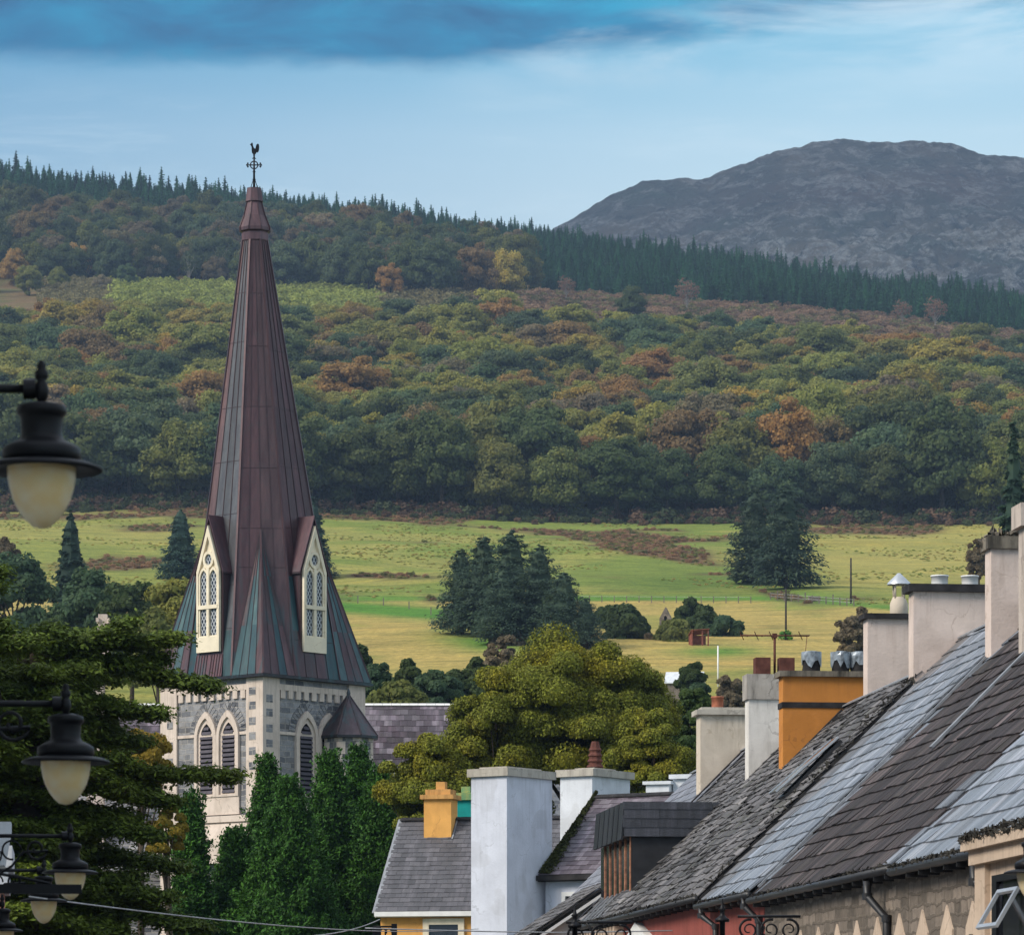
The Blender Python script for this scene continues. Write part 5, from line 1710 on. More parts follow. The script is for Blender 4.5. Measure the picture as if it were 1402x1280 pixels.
# lean-to with a white bargeboard below E
mb = MB()
mb.prism([(-1.35, .4, SG(117)), (1.0, .4, SG(117)), (1.0, .4, 6.25), (-1.35, .4, 4.70)], (0, 6, 0))
lt = mb.build('porch_wall', M['whitewash'], hE, oE)
mb = MB(); mb.beam((-1.75, .15, 4.42), (1.05, .15, 6.30), .08, .24, (0, 1, 0)); mb.build('bargeboard', M['whitepaint'], hE, oE)
mb = MB(); rg = np.random.default_rng(5)
dd = Vector((2.8, 0, 1.88)); S_l = dd.length; dd /= S_l; nn_ = Vector((-dd.z, 0, dd.x))
slates(mb, lambda a, u, h: Vector((-1.75, 6.4 - a, 4.55)) + dd * u + nn_ * (h + .10), 6.3, S_l, .28, .36, PAL_GREY, rg, 0, jit=.012)
mb.beam((-1.75, .12, 4.60), (1.05, .12, 6.48), .05, .16, (0, 1, 0), 1)
mb.build('porch_roof', [M['slate_moss'], M['darkcap']], hE, oE)

# street fronts: downpipes, gothic cresting, bay
downpipe(hB, oB, [(-.06, 2.0, 4.72), (-.06, 2.0, 4.45), (.2, 1.55, 4.05), (.2, 1.55, 2.0)], .075)
downpipe(hC, oC, [(-.06, .6, 4.92), (-.06, .6, 4.75), (.2, .3, 4.45), (.2, .3, 2.0)], .07)
downpipe(hC, oC, [(-.06, 6.6, 4.92), (-.06, 6.6, 4.75), (.2, 6.2, 4.5), (.2, 6.2, 2.0)], .07)
downpipe(hA, oA, [(-.06, 17.8, 4.62), (-.06, 17.8, 4.35), (.2, 17.2, 4.0), (.2, 17.2, 2.0)], .075)
cs = MB(); cs.box(-.14, .2, -8.0, 13.4, 2.6, 2.85)
cso = cs.build('shop_cornice', M['shopcream'], hB, oB)
for k in range(11):
    y = -6.9 + k * 1.93
    hw = .46
    pk_ = MB(); pk_.prism([(-.12, y - hw, 2.85), (-.12, y + hw, 2.85), (-.12, y + hw, 3.66), (-.12, y + hw * .75, 3.74), (-.12, y, 4.05), (-.12, y - hw * .75, 3.74), (-.12, y - hw, 3.66)], (.03, 0, 0))
    pk_.tube([(-.13, y + .26 * math.cos(R(a)), 3.30 + .2 * math.sin(R(a))) for a in range(-60, 200, 20)], .045, 6, 1)
    pk_.build('gothic_picket', [M['shopcream'], M['darkwood']], cso)
mb = MB()                                                # oriel of house A
mb.box(-.72, .25, 4.5, 14.3, 2.6, 4.45)
bay = mb.build('bay_window', M['shopcream'], hA, oA)
mb = MB()
mb.box(-.98, .3, 4.4, 14.55, 4.66, 4.84); mb.box(-.88, .3, 4.45, 14.45, 4.45, 4.66)
mb.box(-.80, .1, 13.7, 14.38, 2.6, 4.45)
mb.build('cornice', M['shopcream'], bay)
mb = MB(); fringe(mb, (-.98, 5, 4.90), (-.98, 14.5, 4.86), 1500, np.random.default_rng(6), drop=.14)
mb.build('dead_leaves', M['debris'], bay)
mb = MB()
mb.ring([(-.74, 9.7, 3.05), (-.74, 13.2, 3.05), (-.74, 13.2, 4.25), (-.74, 9.7, 4.25)], [(-.74, 10.0, 3.15), (-.74, 12.9, 3.15), (-.74, 12.9, 4.15), (-.74, 10.0, 4.15)], (-.07, 0, 0))
wf = mb.build('window_frame', M['iron'], bay)
mb = MB(); mb.box(-.76, -.735, 9.9, 13.0, 3.1, 4.2); mb.build('pane', M['glass'], wf)
mb = MB()
mb.ring([(-.8, 11.4, 4.0), (-.8, 12.7, 4.0), (-1.12, 12.7, 3.45), (-1.12, 11.4, 3.45)], [(-.83, 11.5, 3.95), (-.83, 12.6, 3.95), (-1.09, 12.6, 3.50), (-1.09, 11.5, 3.50)], (-.04, 0, .03))
mb.build('open_sash', M['galv'], wf)

# TV aerial on D's white chimney
ae = empty('television_aerial', st(18.36, 108.5, 11.62), R(6), 'rusty television aerial on a mast beside the two brown pots', 'aerial')
mb = MB(); mb.tube([(0, 0, 0), (0, 0, 1.05)], .035, 6); mb.build('mast', M['rustpot'], ae)
mb = MB()
bx = Vector((1, -.35, 0)).normalized()
mb.tube([bx * -.92 + Vector((0, 0, 1.07)), bx * .92 + Vector((0, 0, 1.02))], .022, 5)
for k in range(10):
    c_ = bx * (-.88 + k * .196) + Vector((0, 0, 1.065 - k * .005))
    e = Vector((.35, 1, 0)).normalized() * .30 + Vector((0, 0, .05 if k % 2 else -.08))
    mb.tube([c_ - e, c_ + e], .012, 4)
mb.tube([bx * .86 + Vector((0, 0, 1.0)), bx * .80 + Vector((0, 0, .4)), bx * .72 + Vector((0, 0, .05))], .008, 4)
mb.box(-.06, .06, -.05, .05, .98, 1.1)
mb.build('boom', M['rustpot'], ae)


# ------------------------------------------------------------------ houses across the end of the street
def cottage(name, label, px, Y, yaw, Lh, dep, zE, zR, wallmat, pal, smat, course, w, seed, gut='whitepaint', cat='house', x_over=.12):
    p = W(px, HOR, Y)
    zb = float(gz(p.x, p.y))
    h = empty(name, (p.x, p.y, zb), R(yaw), label, cat)
    off = (0, 0, -zb)
    mb = MB()
    mb.prism([(0.02, .22, zb - .5), (.02, 2 * dep - .22, zb - .5), (.02, 2 * dep - .22, zE), (.02, dep, zR - .15), (.02, .22, zE)], (Lh - .04, 0, 0))
    mb.build('wall', M[wallmat], h, off)
    r_ = gable_roof(h, off, -x_over, Lh, 0, zE, dep, zR, pal, smat, course, w, np.random.default_rng(seed), ridge='darkcap', jit=.006, var=.08)
    mb = MB(); mb.box(-x_over, Lh, -.13, -.02, zE - .17, zE + .0); mb.box(-x_over, Lh, -.02, .22, zE - .2, zE - .13)
    mb.build('gutter', M[gut], h, off)
    return h, off, r_


def window(h, off, x0, x1, y, z0, z1, frame='whitepaint', fw=.12, name='window'):
    mb = MB()
    mb.ring([(x0, y, z0), (x1, y, z0), (x1, y, z1), (x0, y, z1)], [(x0 + fw, y, z0 + fw), (x1 - fw, y, z0 + fw), (x1 - fw, y, z1 - fw), (x0 + fw, y, z1 - fw)], (0, -.1, 0))
    o = mb.build(name, M[frame], h, off)
    mb = MB(); mb.box(x0 + fw * .9, x1 - fw * .9, y - .03, y - .01, z0 + fw * .9, z1 - fw * .9)
    mb.build('pane', M['glass'], o)
    mb = MB(); xm = (x0 + x1) / 2
    mb.box(x0 + fw, x1 - fw, y - .06, y - .02, (z0 + z1) / 2 - .03, (z0 + z1) / 2 + .03)
    mb.build('sash_bar', M[frame], o)
    return o


hY, oY, rY = cottage('cottage', 'small ochre yellow house with grey slates and matching yellow chimney', 518, 150, -14, 6.2, 3.5, 6.75, 10.25, 'yellow', PAL_YH, M['slate'], .24, .40, 31)
chimney(hY, oY, .95, 1.98, 2.75, 3.65, 8.8, 11.1, 'yellow', 'yellowcap', (.16, .12, .20), pots=[(1.5, .17, .30, 'yellowcap', 'square')], label='ochre yellow chimney with a stepped cap')
mb = MB(); mb.beam((.9, 2.68, 9.38), (2.05, 2.68, 9.40), .1, .05); mb.beam((2.04, 2.7, 9.45), (2.04, 3.5, 10.25), .12, .05, (1, 0, 0)); mb.build('flashing', M['lead'], hY, oY)
w_ = window(hY, oY, 1.62, 3.15, .22, 4.2, 6.50, 'creampaint', .22)
window(hY, oY, 4.3, 5.7, .22, 4.2, 6.50, 'creampaint', .22)
mb = MB(); mb.beam((-.14, -.05, 6.70), (-.14, 3.5, 10.25), .05, .16, (1, 0, 0)); mb.build('verge', M['lead'], hY, oY)

hT, oT, rT = cottage('cottage', 'house behind the ochre one, showing a teal chimney above its ridge', 585, 161, -14, 5.5, 3.0, 7.0, 10.1, 'teal', PAL_YH, M['slate'], .26, .40, 32)
chimney(hT, oT, .29, 1.30, 2.6, 3.5, 9.6, 11.85, 'teal', 'tealcap', (.28, .12), pots=[(.78, .18, .28, 'tealcap', 'square')], label='teal chimney with a lichen covered cap')

hW, oW, rW = cottage('cottage', 'pale blue white house with mossy slates and a huge square corner stack', 741, 137, -35, 5.2, 3.3, 7.50, 10.25, 'lavender', PAL_PURP, M['slate_church'], .24, .42, 33, gut='darkcap')
window(hW, oW, .72, 1.6, .22, 5.3, 6.95, 'whitepaint', .14)
big = chimney(hW, oW, -1.58, -.15, -1.75, .85, float(oW[2] * -1) - .5, 10.95, 'lavender', 'palecap', (.26, .10), label='huge pale blue square stack rising from the ground')
mb = MB(); mb.box(-1.43, -.33, -1.5, .5, 10.95, 11.02); mb.build('capping_stone', M['palecap'], big)
ch2 = chimney(hW, oW, -1.5, -.2, 3.3, 5.6, 6.0, 11.20, 'palewhite', 'palecap', (.24, .12), pots=[(-.85, .24, 1.02, 'rustpot', 'louvred')], label='wide pale stack behind the huge one, with a louvred clay pot')
mb = MB(); mb.box(-1.25, -.45, 3.8, 5.1, 11.2, 11.28); mb.build('capping_stone', M['palecap'], ch2)
mb = MB(); rg = np.random.default_rng(9)
V_ = []
n_ = 4200
a_ = rg.random(n_)
u_ = np.abs(rg.normal(size=n_)) * .20 * (1.1 - a_)
sl = np.stack([-.10 + u_, 3.4 * a_, 7.5 + 2.83 * a_ + .07 + rg.random(n_) * .07 * np.exp(-u_ * 2)], 1)
me = foliage_mesh('verge_moss', leaves(sl, rg.normal(size=(n_, 3)) + np.array((0, -.5, 1)), rg.uniform(.025, .06, n_), rg), [M['moss']])
o = mesh_obj('verge_moss', me, rW); o.location = (0, 0, 0)
# mossy tuft growing on the gutter
hX, oX, rX = cottage('cottage', 'white house with twin low stacks behind the black dormer', 852, 152, -20, 6.5, 3.0, 7.6, 9.9, 'palewhite', PAL_YH, M['slate'], .26, .40, 34)
chimney(hX, oX, .15, 1.05, 2.3, 3.3, 8.6, 11.70, 'palewhite', 'palewhite', (.12, .10), label='smaller of the two white stacks')
chimney(hX, oX, 1.10, 2.9, 2.6, 3.6, 8.6, 11.95, 'palewhite', 'palewhite', (.16, .12), pots=[(2.15, .20, .30, 'terracotta', 'pot')], label='wider white stack with a terracotta pot')
for k in range(1):
    pass

# ------------------------------------------------------------------ left hand side of the street
zb = SG(77)
pk = empty('corner_building', st(-1.3, 76.8, zb), R(6), 'salmon pink house edge with a pale stone cornice at the photo edge', 'house')
mb = MB(); mb.box(-8, 0, 0, 3, -.5, 3.35); mb.build('wall', M['pink'], pk)
mb = MB(); mb.box(-8, .10, -.1, 3.1, 3.35, 3.75); mb.box(-8, .18, -.18, 3.2, 3.75, 4.15); mb.build('cornice', M['palewhite'], pk)
mb = MB(); mb.prism([(-8, 0, 4.15), (.0, 0, 4.15), (-4, 0, 8)], (0, 3, 0)); mb.build('roof', M['deck'], pk)
pk2 = empty('corner_building', st(-1.35, 18, SG(18)), R(6), 'plain shop wall along the left pavement carrying the lamps', 'house')
mb = MB(); mb.box(-8, 0, 0, 50, -.5, 7.0); mb.build('wall', M['whitewash'], pk2)
mb = MB(); mb.prism([(-8.2, 0, 7.0), (.2, 0, 7.0), (-4, 0, 10.5)], (0, 50, 0)); mb.build('roof', M['deck'], pk2)


def lamp(loc, rz, label, arm=1.25, scroll=True, sc=1.0):
    """hanging street lamp: origin on the axis at the brim"""
    g = empty('street_lamp', loc, rz, label, 'street lamp', 'hanging street lamps')
    g.scale = (sc, sc, sc)
    mb = MB()
    mb.lathe([(.012, .30), (.03, .33), (.038, .36), (.03, .40), (.02, .41), (.034, .43), (.034, .455), (.02, .47), (.024, .485), (.012, .51)], seg=14)
    mb.tube([(-arm, 0, .372), (0, 0, .372)], .022, 10)
    mb.lathe([(.05, -.03), (.05, .03)], 0, 0, 0, 10, X=Matrix.Translation((-.06, 0, .372)) @ Matrix.Rotation(R(90), 4, 'Y'))
    ar = mb.build('arm', M['iron'], g)
    if scroll:
        s_ = MB()
        pts = []
        for k in range(26):
            a = R(-200 + k * 22); r = .02 + .0042 * k
            pts.append((-.36 - .0 + r * math.cos(a) , 0, .235 + r * math.sin(a)))
        tail = [(-.50, 0, .20), (-.62, 0, .05), (-.78, 0, -.05), (-1.0, 0, -.08), (-arm, 0, -.1)]
        s_.tube(pts + tail, .014, 7)
        s_.tube([(-.62 + .10 * math.cos(R(a)), 0, .22 + .10 * math.sin(R(a))) for a in range(0, 300, 20)], .012, 6)
        s_.tube([(-.85 + .12 * math.cos(R(a)), 0, .17 + .12 * math.sin(R(a))) for a in range(60, 390, 20)], .012, 6)
        s_.tube([(-arm, 0, -.3), (-arm, 0, .45)], .03, 8)
        s_.build('scroll_bracket', M['iron'], ar)
    mb = MB()
    mb.lathe([(.03, .30), (.06, .305), (.115, .29), (.122, .275), (.122, .25), (.108, .238), (.104, .225), (.10, .15), (.108, .125), (.15, .105), (.185, .085), (.192, .07), (.192, .03), (.18, .02)], seg=28)
    mb.build('hood', M['iron'], g)
    mb = MB()
    mb.lathe([(.165, .022), (.25, .006), (.296, -.012), (.300, -.022), (.292, -.03), (.24, -.022), (.165, -.012)], seg=36)
    mb.build('brim', M['iron'], g)
    mb = MB()
    mb.lathe([(.168, -.012), (.166, -.06), (.158, -.11), (.140, -.17), (.112, -.225), (.078, -.27), (.045, -.298), (.015, -.308)], seg=28)
    mb.build('globe', M['opal'], g)
    return g


lp = lamp(W(57, 637, 20.4), R(6), 'nearest and largest hanging street lamp, black hood over an amber globe', 1.25, False)


def lamp_copy(src, loc, label, sc=1.0):
    g = copy_tree(src); g.location = loc; g['label'] = label; g.scale = (sc, sc, sc)
    return g


l2 = lamp(W(90, 1039, 28.2), R(6), 'second street lamp, hanging in front of the dark cedar', 1.28)
lamp_copy(l2, W(96, 1192, 44.6), 'third street lamp, its globe crossed by a dark bar')
lamp_copy(l2, W(60, 1231, 53.5), 'fourth street lamp, small, with a scrolled bracket below the dark bar')
lamp_copy(l2, W(3, 1272, 60.0), 'smallest street lamp, cut by the bottom left corner of the view')
# sign bracket bar that crosses the lamps
sb = empty('sign_bracket', W(0, 1216, 38), R(6), 'dark iron sign bar crossing the small street lamps', 'sign bracket')
mb = MB(); mb.box(-.4, .74, -.03, .03, -.045, .04); mb.build('bar', M['iron'], sb)
mb = MB(); mb.tube([(-.4, 0, .20), (.2, 0, .10), (.45, 0, .05)], .016, 6); mb.build('stay', M['iron'], sb)
sb2 = empty('stone_corbel', W(4, 1150, 46), R(6), 'pale carved stone block at the left edge behind the lamp bracket', 'corbel')
mb = MB(); mb.prism([(-.5, -.1, -.28), (.02, -.1, -.28), (.09, -.1, .1), (.09, -.1, .2), (-.5, -.1, .2)], (0, .5, 0)); mb.build('corbel_stone', M['palewhite'], sb2)


# wrought iron brackets by the right hand roofs
def iron_bracket(px0, px1, py, Y, label, post_px):
    p = W(px0, py, Y)
    g = empty('iron_bracket', p, 0, label, 'bracket', 'wrought iron sign brackets')
    Lb = (px1 - px0) / F * Y
    mb = MB(); mb.tube([(0, 0, 0), (Lb, 0, 0)], .022, 7); mb.build('bar', M['iron'], g)
    mb = MB(); mb.tube([(0, 0, -1.0), (Lb, 0, -1.0)], .02, 7); mb.build('lower_bar', M['iron'], g)
    mb = MB()
    def spiral(cx, cz, r0, a0, turns, sgn):
        return [(cx + sgn * (r0 * (1 - .75 * k / 30)) * math.cos(a0 + turns * 6.283 * k / 30), 0, cz + (r0 * (1 - .75 * k / 30)) * math.sin(a0 + turns * 6.283 * k / 30)) for k in range(31)]
    for cx, sgn in ((.16, 1), (Lb - .16, -1), (Lb * .52, 1)):
        mb.tube(spiral(cx, -.19, .15, 1.3, 1.6, sgn), [.022 - .0004 * k for k in range(31)], 6)
        mb.tube([(cx, 0, -.34), (cx + sgn * .15, 0, -.48), (cx + sgn * .35, 0, -.6), (cx + sgn * .4, 0, -.8)], .018, 6)
    mb.tube([(Lb * .3, 0, 0), (Lb * .42, 0, -.16), (Lb * .36, 0, -.34), (Lb * .5, 0, -.55)], .02, 6)
    mb.build('scrolls', M['iron'], g)
    mb = MB()
    x = (post_px - px0) / F * Y
    mb.lathe([(.04, -4), (.04, .0), (.10, .0), (.105, .04), (.06, .07), (.035, .10), (.035, .16), (.055, .18), (.03, .21), (.02, .25), (.01, .33)], x, 0, -.08, 12)
    mb.build('post', M['iron'], g)


iron_bracket(1010, 1096, 1254, 60, 'scrolled black iron bracket in front of the gothic cresting', 989)
iron_bracket(775, 866, 1262, 62, 'scrolled black iron bracket below the black dormer', 787)
g = empty('iron_bracket', W(516, 1268, 120), 0, 'small black scrolled bracket against the ochre house', 'bracket', 'wrought iron sign brackets')
mb = MB(); mb.tube([(-.12, 0, 0), (.55, 0, 0)], .03, 6); mb.build('bar', M['iron'], g)
mb = MB(); mb.box(.42, .58, -.1, .1, -.9, .08); mb.build('back_plate', M['iron'], g)
mb = MB(); mb.box(-.12, .12, -.1, .1, -.9, -.02); mb.build('lantern_cap', M['iron'], g)
mb = MB()
for cx in (.18, .34): mb.tube([(cx + .1 * math.cos(R(a)), 0, -.2 + .14 * math.sin(R(a))) for a in range(0, 330, 22)], .025, 5)
mb.build('scrolls', M['iron'], g)
# lamp head at the right edge
rl = lamp(W(1415, 1192, 42), R(186), 'street lamp at the right edge beside the open bay window', .9)


def cable(pts, r, label, mat='wire', name='overhead_cable'):
    mb = MB()
    P = [W(*p) for p in pts]
    q = []
    for a, b in zip(P[:-1], P[1:]):
        for k in range(24): 
            f = k / 24
            q.append(a.lerp(b, f) - Vector((0, 0, (f * (1 - f)) * (b - a).length * .012)))
    q.append(P[-1])
    mb.tube(q, r, 5)
    o = mb.build(name, M[mat])
    tag(o, label, 'cable')


cable([(40, 1227, 52), (655, 1271, 127)], .011, 'pale cable strung from the left lamps towards the ochre house')
cable([(380, 1282, 80), (520, 1258, 130)], .016, 'short pale cable rising to the ochre house gutter')
cable([(500, 1270, 100), (760, 1276, 100), (1010, 1271, 100)], .016, 'thin grey cable crossing low before the pale blue stack', 'lead')
#@@TREES
# ------------------------------------------------------------------ trees of the churchyard and the town
def tree_thing(label, loc, crown_me, trunk_mb_, cat='tree', name='tree', rz=0.0, sc=(1, 1, 1), tint=None, group=None, bark='bark'):
    g = empty(name, loc, rz, label, cat, group)
    g.scale = sc
    c_ = mesh_obj('crown', crown_me, g)
    if tint is not None: c_['tint'] = tuple(float(x) for x in tint)
    if trunk_mb_ is not None:
        trunk_mb_.build('trunk', M[bark], g)
    return g


# --- cedar: flat tiers of needle sprays
rg = np.random.default_rng(77)
cp = W(28, HOR, 112); cz0 = float(gz(cp.x, cp.y))
ppm = F / 112
tk = MB()
tk.tube([(0, 0, -.5), (.15, 0, 4), (.1, .1, 8), (.35, 0, 10), (.5, 0, 11.4)], [.75, .6, .48, .25, .08], 10)
Ps, Ns, Al, Sz = [], [], [], []


def cedar_branch(z0, az, L, rise, droop, wid, dens=1.0):
    n = 9
    pts = []
    for k in range(n):
        f = k / (n - 1)
        r = L * f
        pts.append(Vector((.25 + r * math.cos(az) + .18 * math.sin(5 * f + az), r * math.sin(az), z0 + rise * L * f - droop * L * f * f + .10 * math.sin(7 * f + az * 3))))
    tk.tube(pts, [.17 * (1 - .85 * k / n) * min(1, L / 5) + .015 for k in range(n)], 6)
    d = Vector((math.cos(az), math.sin(az), 0)); pd = Vector((-d.y, d.x, 0))
    nt_ = int(60 * L * dens)
    for i in range(nt_):
        f = rg.uniform(.16, 1.0) ** .8
        k = min(int(f * (n - 1)), n - 2); b = pts[k].lerp(pts[k + 1], f * (n - 1) - k)
        wv = wid * L * math.sin(math.pi * min(1, .15 + f * .85)) ** .7 * (.7 + .5 * math.sin(f * 9 + az * 2))
        off_ = rg.uniform(-1, 1) * wv
        c_ = b + pd * off_ + d * (abs(off_) * -.25) + Vector((0, 0, rg.normal() * .05 - .10 * abs(off_)))
        if rg.random() < .10: tk.tube([b, b.lerp(c_, .6), c_], [.03, .02, .008], 4)
        m_ = 26
        q = rg.normal(size=(m_, 3)) * np.array((.22, .22, .085))
        Ps.append(np.array(c_) + q + np.array((0, 0, .08)))
        Ns.append(np.array((0, 0, 1.0)) + rg.normal(size=(m_, 3)) * .42 + q * 1.2)
        Al.append(np.array(d) * .5 + rg.normal(size=(m_, 3)))
        Sz.append(rg.uniform(.024, .046, m_))


zt_of = lambda y: CZ + (HOR - y) / ppm - cz0
# the tiers seen in the photograph: (row of the tip, reach in px to the right, height at the trunk)
for ytip, reach, yroot, wd in ((948, 262, 905, .13), (880, 215, 880, .20), (858, 150, 905, .30), (905, 195, 920, .20), (1068, 290, 1055, .10), (985, 195, 965, .14), (1020, 170, 1005, .28), (1105, 205, 1075, .20), (1150, 195, 1120, .22), (1195, 220, 1160, .26), (1235, 205, 1200, .28), (1280, 250, 1225, .32), (1085, 175, 1060, .3), (1130, 150, 1110, .32)):
    L = reach / ppm
    cedar_branch(zt_of(yroot), rg.normal() * .22, L, .06, .06 + (ytip - yroot) / ppm / L - .0, wd)
for k in range(150):
    z = rg.uniform(.3, 11.2)
    f = z / 13.4
    L = (5.4 if z < 10.2 else 3.6) * rg.uniform(.45, 1.0) * (1.0 if z < 8 else .85)
    az = rg.uniform(0, 6.283)
    if abs(((az + math.pi) % (2 * math.pi)) - math.pi) < 1.0 and z > 1.6: L *= .58
    cedar_branch(z, az, L, rg.uniform(.02, .14), rg.uniform(.02, .12), rg.uniform(.22, .36), .8)
for az in (2.6, 3.1, 3.6, 2.9, 3.4): cedar_branch(10.0 + rg.random() * 1.2, az, 3.5, .25, .1, .35)
cm = foliage_mesh('cedar_crown', leaves(np.concatenate(Ps), np.concatenate(Ns), np.concatenate(Sz), rg, 2.4, np.concatenate(Al)), [M['cedar']])
tree_thing('huge dark cedar with flat tiered branches left of the church tower', (cp.x, cp.y, cz0), cm, tk, 'cedar', 'cedar_tree')
cp2 = W(-130, HOR, 108); z2 = float(gz(cp2.x, cp2.y))
tk = MB(); tk.tube([(0, 0, -.5), (0, .1, 6), (.2, 0, 15)], [.7, .5, .12], 9)
Ps, Ns, Al, Sz = [], [], [], []
for k in range(34):
    z = rg.uniform(7.0, 12.6)
    cedar_branch(z, rg.normal() * 1.0 if k % 2 else rg.uniform(0, 6.28), rg.uniform(2.0, 3.7), rg.uniform(.1, .25), .08, rg.uniform(.25, .36))
cm = foliage_mesh('cedar_crown', leaves(np.concatenate(Ps), np.concatenate(Ns), np.concatenate(Sz), rg, 2.4, np.concatenate(Al)), [M['cedar']])
tree_thing('second cedar at the left edge, only its upper right branches in view', (cp2.x, cp2.y, z2), cm, tk, 'cedar', 'cedar_tree')


# --- yews: dense upswept sprays
def yew(label, px, ytop, Y, wpx, seed, n=20000, mat='yew', peaks=1, cat='yew', pw=.62):
    rg = np.random.default_rng(seed)
    p = W(px, HOR, Y); zb = float(gz(p.x, p.y))
    H = CZ + (HOR - ytop) / F * Y - zb
    Rr = wpx / 2 / F * Y
    f = rg.random(n) ** .75
    a = rg.uniform(0, 6.283, n)
    rr_ = 0
    lump = 1 + .22 * np.sin(a * 3 + f * 9 + seed) + .16 * np.sin(a * 7 - f * 17) + .10 * np.sin(a * 13 + f * 31)
    rr = Rr * (1 - f) ** pw * lump * rg.uniform(.55, .92, n) + .10 * (1 - f)
    P = np.stack([rr * np.cos(a), rr * np.sin(a), f * H * rg.uniform(.96, 1.02, n)], 1)
    # gather the sprays into plumes
    npl = 420
    fp = rg.random(npl) ** .75; apl = rg.uniform(0, 6.283, npl)
    out = np.stack([np.cos(a), np.sin(a), .25 * np.ones(n)], 1)
    Nn = out + rg.normal(size=(n, 3)) * .5
    Al_ = np.stack([np.cos(a) * .45, np.sin(a) * .45, np.ones(n)], 1) + rg.normal(size=(n, 3)) * .3
    Sz_ = rg.uniform(.03, .06, n)
    # plumes that break the outline
    Pp, Np, Ap, Sp = [], [], [], []
    for k in range(npl):
        r0 = Rr * (1 - fp[k]) ** pw * rg.uniform(.62, .98)
        b = np.array((r0 * math.cos(apl[k]), r0 * math.sin(apl[k]), fp[k] * H * .97))
        d = nrmz(np.array((math.cos(apl[k]) * .8 * (1 - fp[k]) ** .6, math.sin(apl[k]) * .8 * (1 - fp[k]) ** .6, .85)) + rg.normal(size=3) * .2)
        m_ = 150; Lp = rg.uniform(.45, 1.15)
        t_ = rg.random(m_)
        Pp.append(b + d * (t_ * Lp)[:, None] + rg.normal(size=(m_, 3)) * (.17 * np.sin(math.pi * np.clip(t_ * .8 + .2, 0, 1)) + .02)[:, None])
        Np.append(np.array((math.cos(apl[k]) * .5, math.sin(apl[k]) * .5, .8)) + rg.normal(size=(m_, 3)) * .6)
        Ap.append(d + rg.normal(size=(m_, 3)) * .3); Sp.append(rg.uniform(.024, .050, m_))
    V = leaves(np.concatenate([P] + Pp), np.concatenate([Nn] + Np), np.concatenate([Sz_] + Sp), rg, 2.3, np.concatenate([Al_] + Ap))
    mb = MB()
    mb.lathe([(Rr * .62 * (1 - q) ** pw, H * q) for q in (0, .2, .4, .6, .8, .93)], seg=12, m=1, sm=False)
    me = foliage_mesh('yew_crown', V, [M[mat], M[mat], M[mat]], mb)
    tk = MB(); tk.tube([(0, 0, -.5), (0, 0, H * .7)], [.3, .06], 8)
    return tree_thing(label, (p.x, p.y, zb), me, tk, cat, 'yew_tree')


yew('tallest yew, beside the stair turret', 490, 1033, 184, 165, 1, pw=1.05)
yew('broad yew in the middle of the clump, left of the tallest', 452, 1040, 182, 200, 2, 24000, pw=1.0)
yew('slim yew tip standing before the tower corner', 366, 1049, 186, 160, 3, pw=1.1)
yew('low front yew below the slim tip', 395, 1078, 176, 240, 4, 26000, pw=.95)
yew('low yew at the right end of the clump, by the ochre house', 520, 1062, 180, 105, 5, 16000, pw=.62)
yew('lowest yew at the left end of the clump', 322, 1150, 178, 110, 6, 14000, pw=.8)
yew('dark narrow cypress between cedar and tower base', 262, 1100, 176, 46, 7, 10000, pw=.6, cat='cypress')


# --- big autumn sycamores in front of the nave
def leafy(label, px, ytop, ybot, Y, wpx, mat, seed, nl, per, leaf, cat='tree', name='broadleaf_tree', lr=(.17, .28), tint=None, group=None, flat=1.0, base_on=None):
    rg = np.random.default_rng(seed)
    p = W(px, HOR, Y); zb = float(gz(p.x, p.y))
    z1 = CZ + (HOR - ytop) / F * Y - zb
    z0 = CZ + (HOR - ybot) / F * Y - zb
    Rr = wpx / 2 / F * Y
    V, Cn, rad = lobe_crown(rg, Rr * .92, z0, z1, nl, per, leaf, lr)
    tk = MB()
    zt_ = z0 + (z1 - z0) * .5
    r = max(.12, Rr * .05)
    tk.tube([(0, 0, -.6), (.1, 0, zt_ * .5), (0, .1, zt_)], [r * 1.3, r, r * .6], 8)
    for c_ in Cn[rg.choice(len(Cn), min(14, nl), replace=False)]:
        b = Vector((0, 0, zt_ * rg.uniform(.55, 1.0))); q = Vector(c_)
        tk.tube([b, b.lerp(q, .5) + Vector((0, 0, .3)), q], [r * .5, r * .3, r * .1], 5)
    mb = MB(); core(mb, Cn, rad, .72 if per > 200 else .4)
    me = foliage_mesh('leafy_crown', V, [M[mat], M[mat], M[mat]], mb)
    return tree_thing(label, (p.x, p.y, zb), me, tk, cat, name, tint=tint, group=group)


leafy('large golden green sycamore above the pale chimneys', 795, 866, 1130, 172, 320, 'sycamore', 51, 200, 1700, .047, lr=(.11, .21))
leafy('rounded golden green sycamore, left shoulder of the large one', 685, 915, 1150, 170, 175, 'sycamore', 52, 100, 1500, .047, lr=(.14, .26))
leafy('low golden sycamore behind the ochre chimney', 592, 1002, 1170, 168, 165, 'sycamore', 53, 90, 1500, .046, lr=(.14, .26))
leafy('small golden tree under the large sycamore, by the louvred pot', 895, 975, 1130, 166, 140, 'sycamore', 54, 80, 1500, .046, lr=(.14, .26))
leafy('dark green tree at the sycamore right edge, behind the cream stack', 955, 940, 1080, 185, 90, 'leaf', 55, 40, 800, .075, tint=(.035, .060, .018))
leafy('yellow leaved tree glimpsed through the cedar branches', 190, 985, 1110, 150, 110, 'leaf', 56, 34, 700, .06, tint=(.15, .115, .02))
leafy('yellow shrub low behind the cedar', 228, 1095, 1190, 150, 70, 'leaf', 57, 24, 700, .06, tint=(.15, .12, .02))

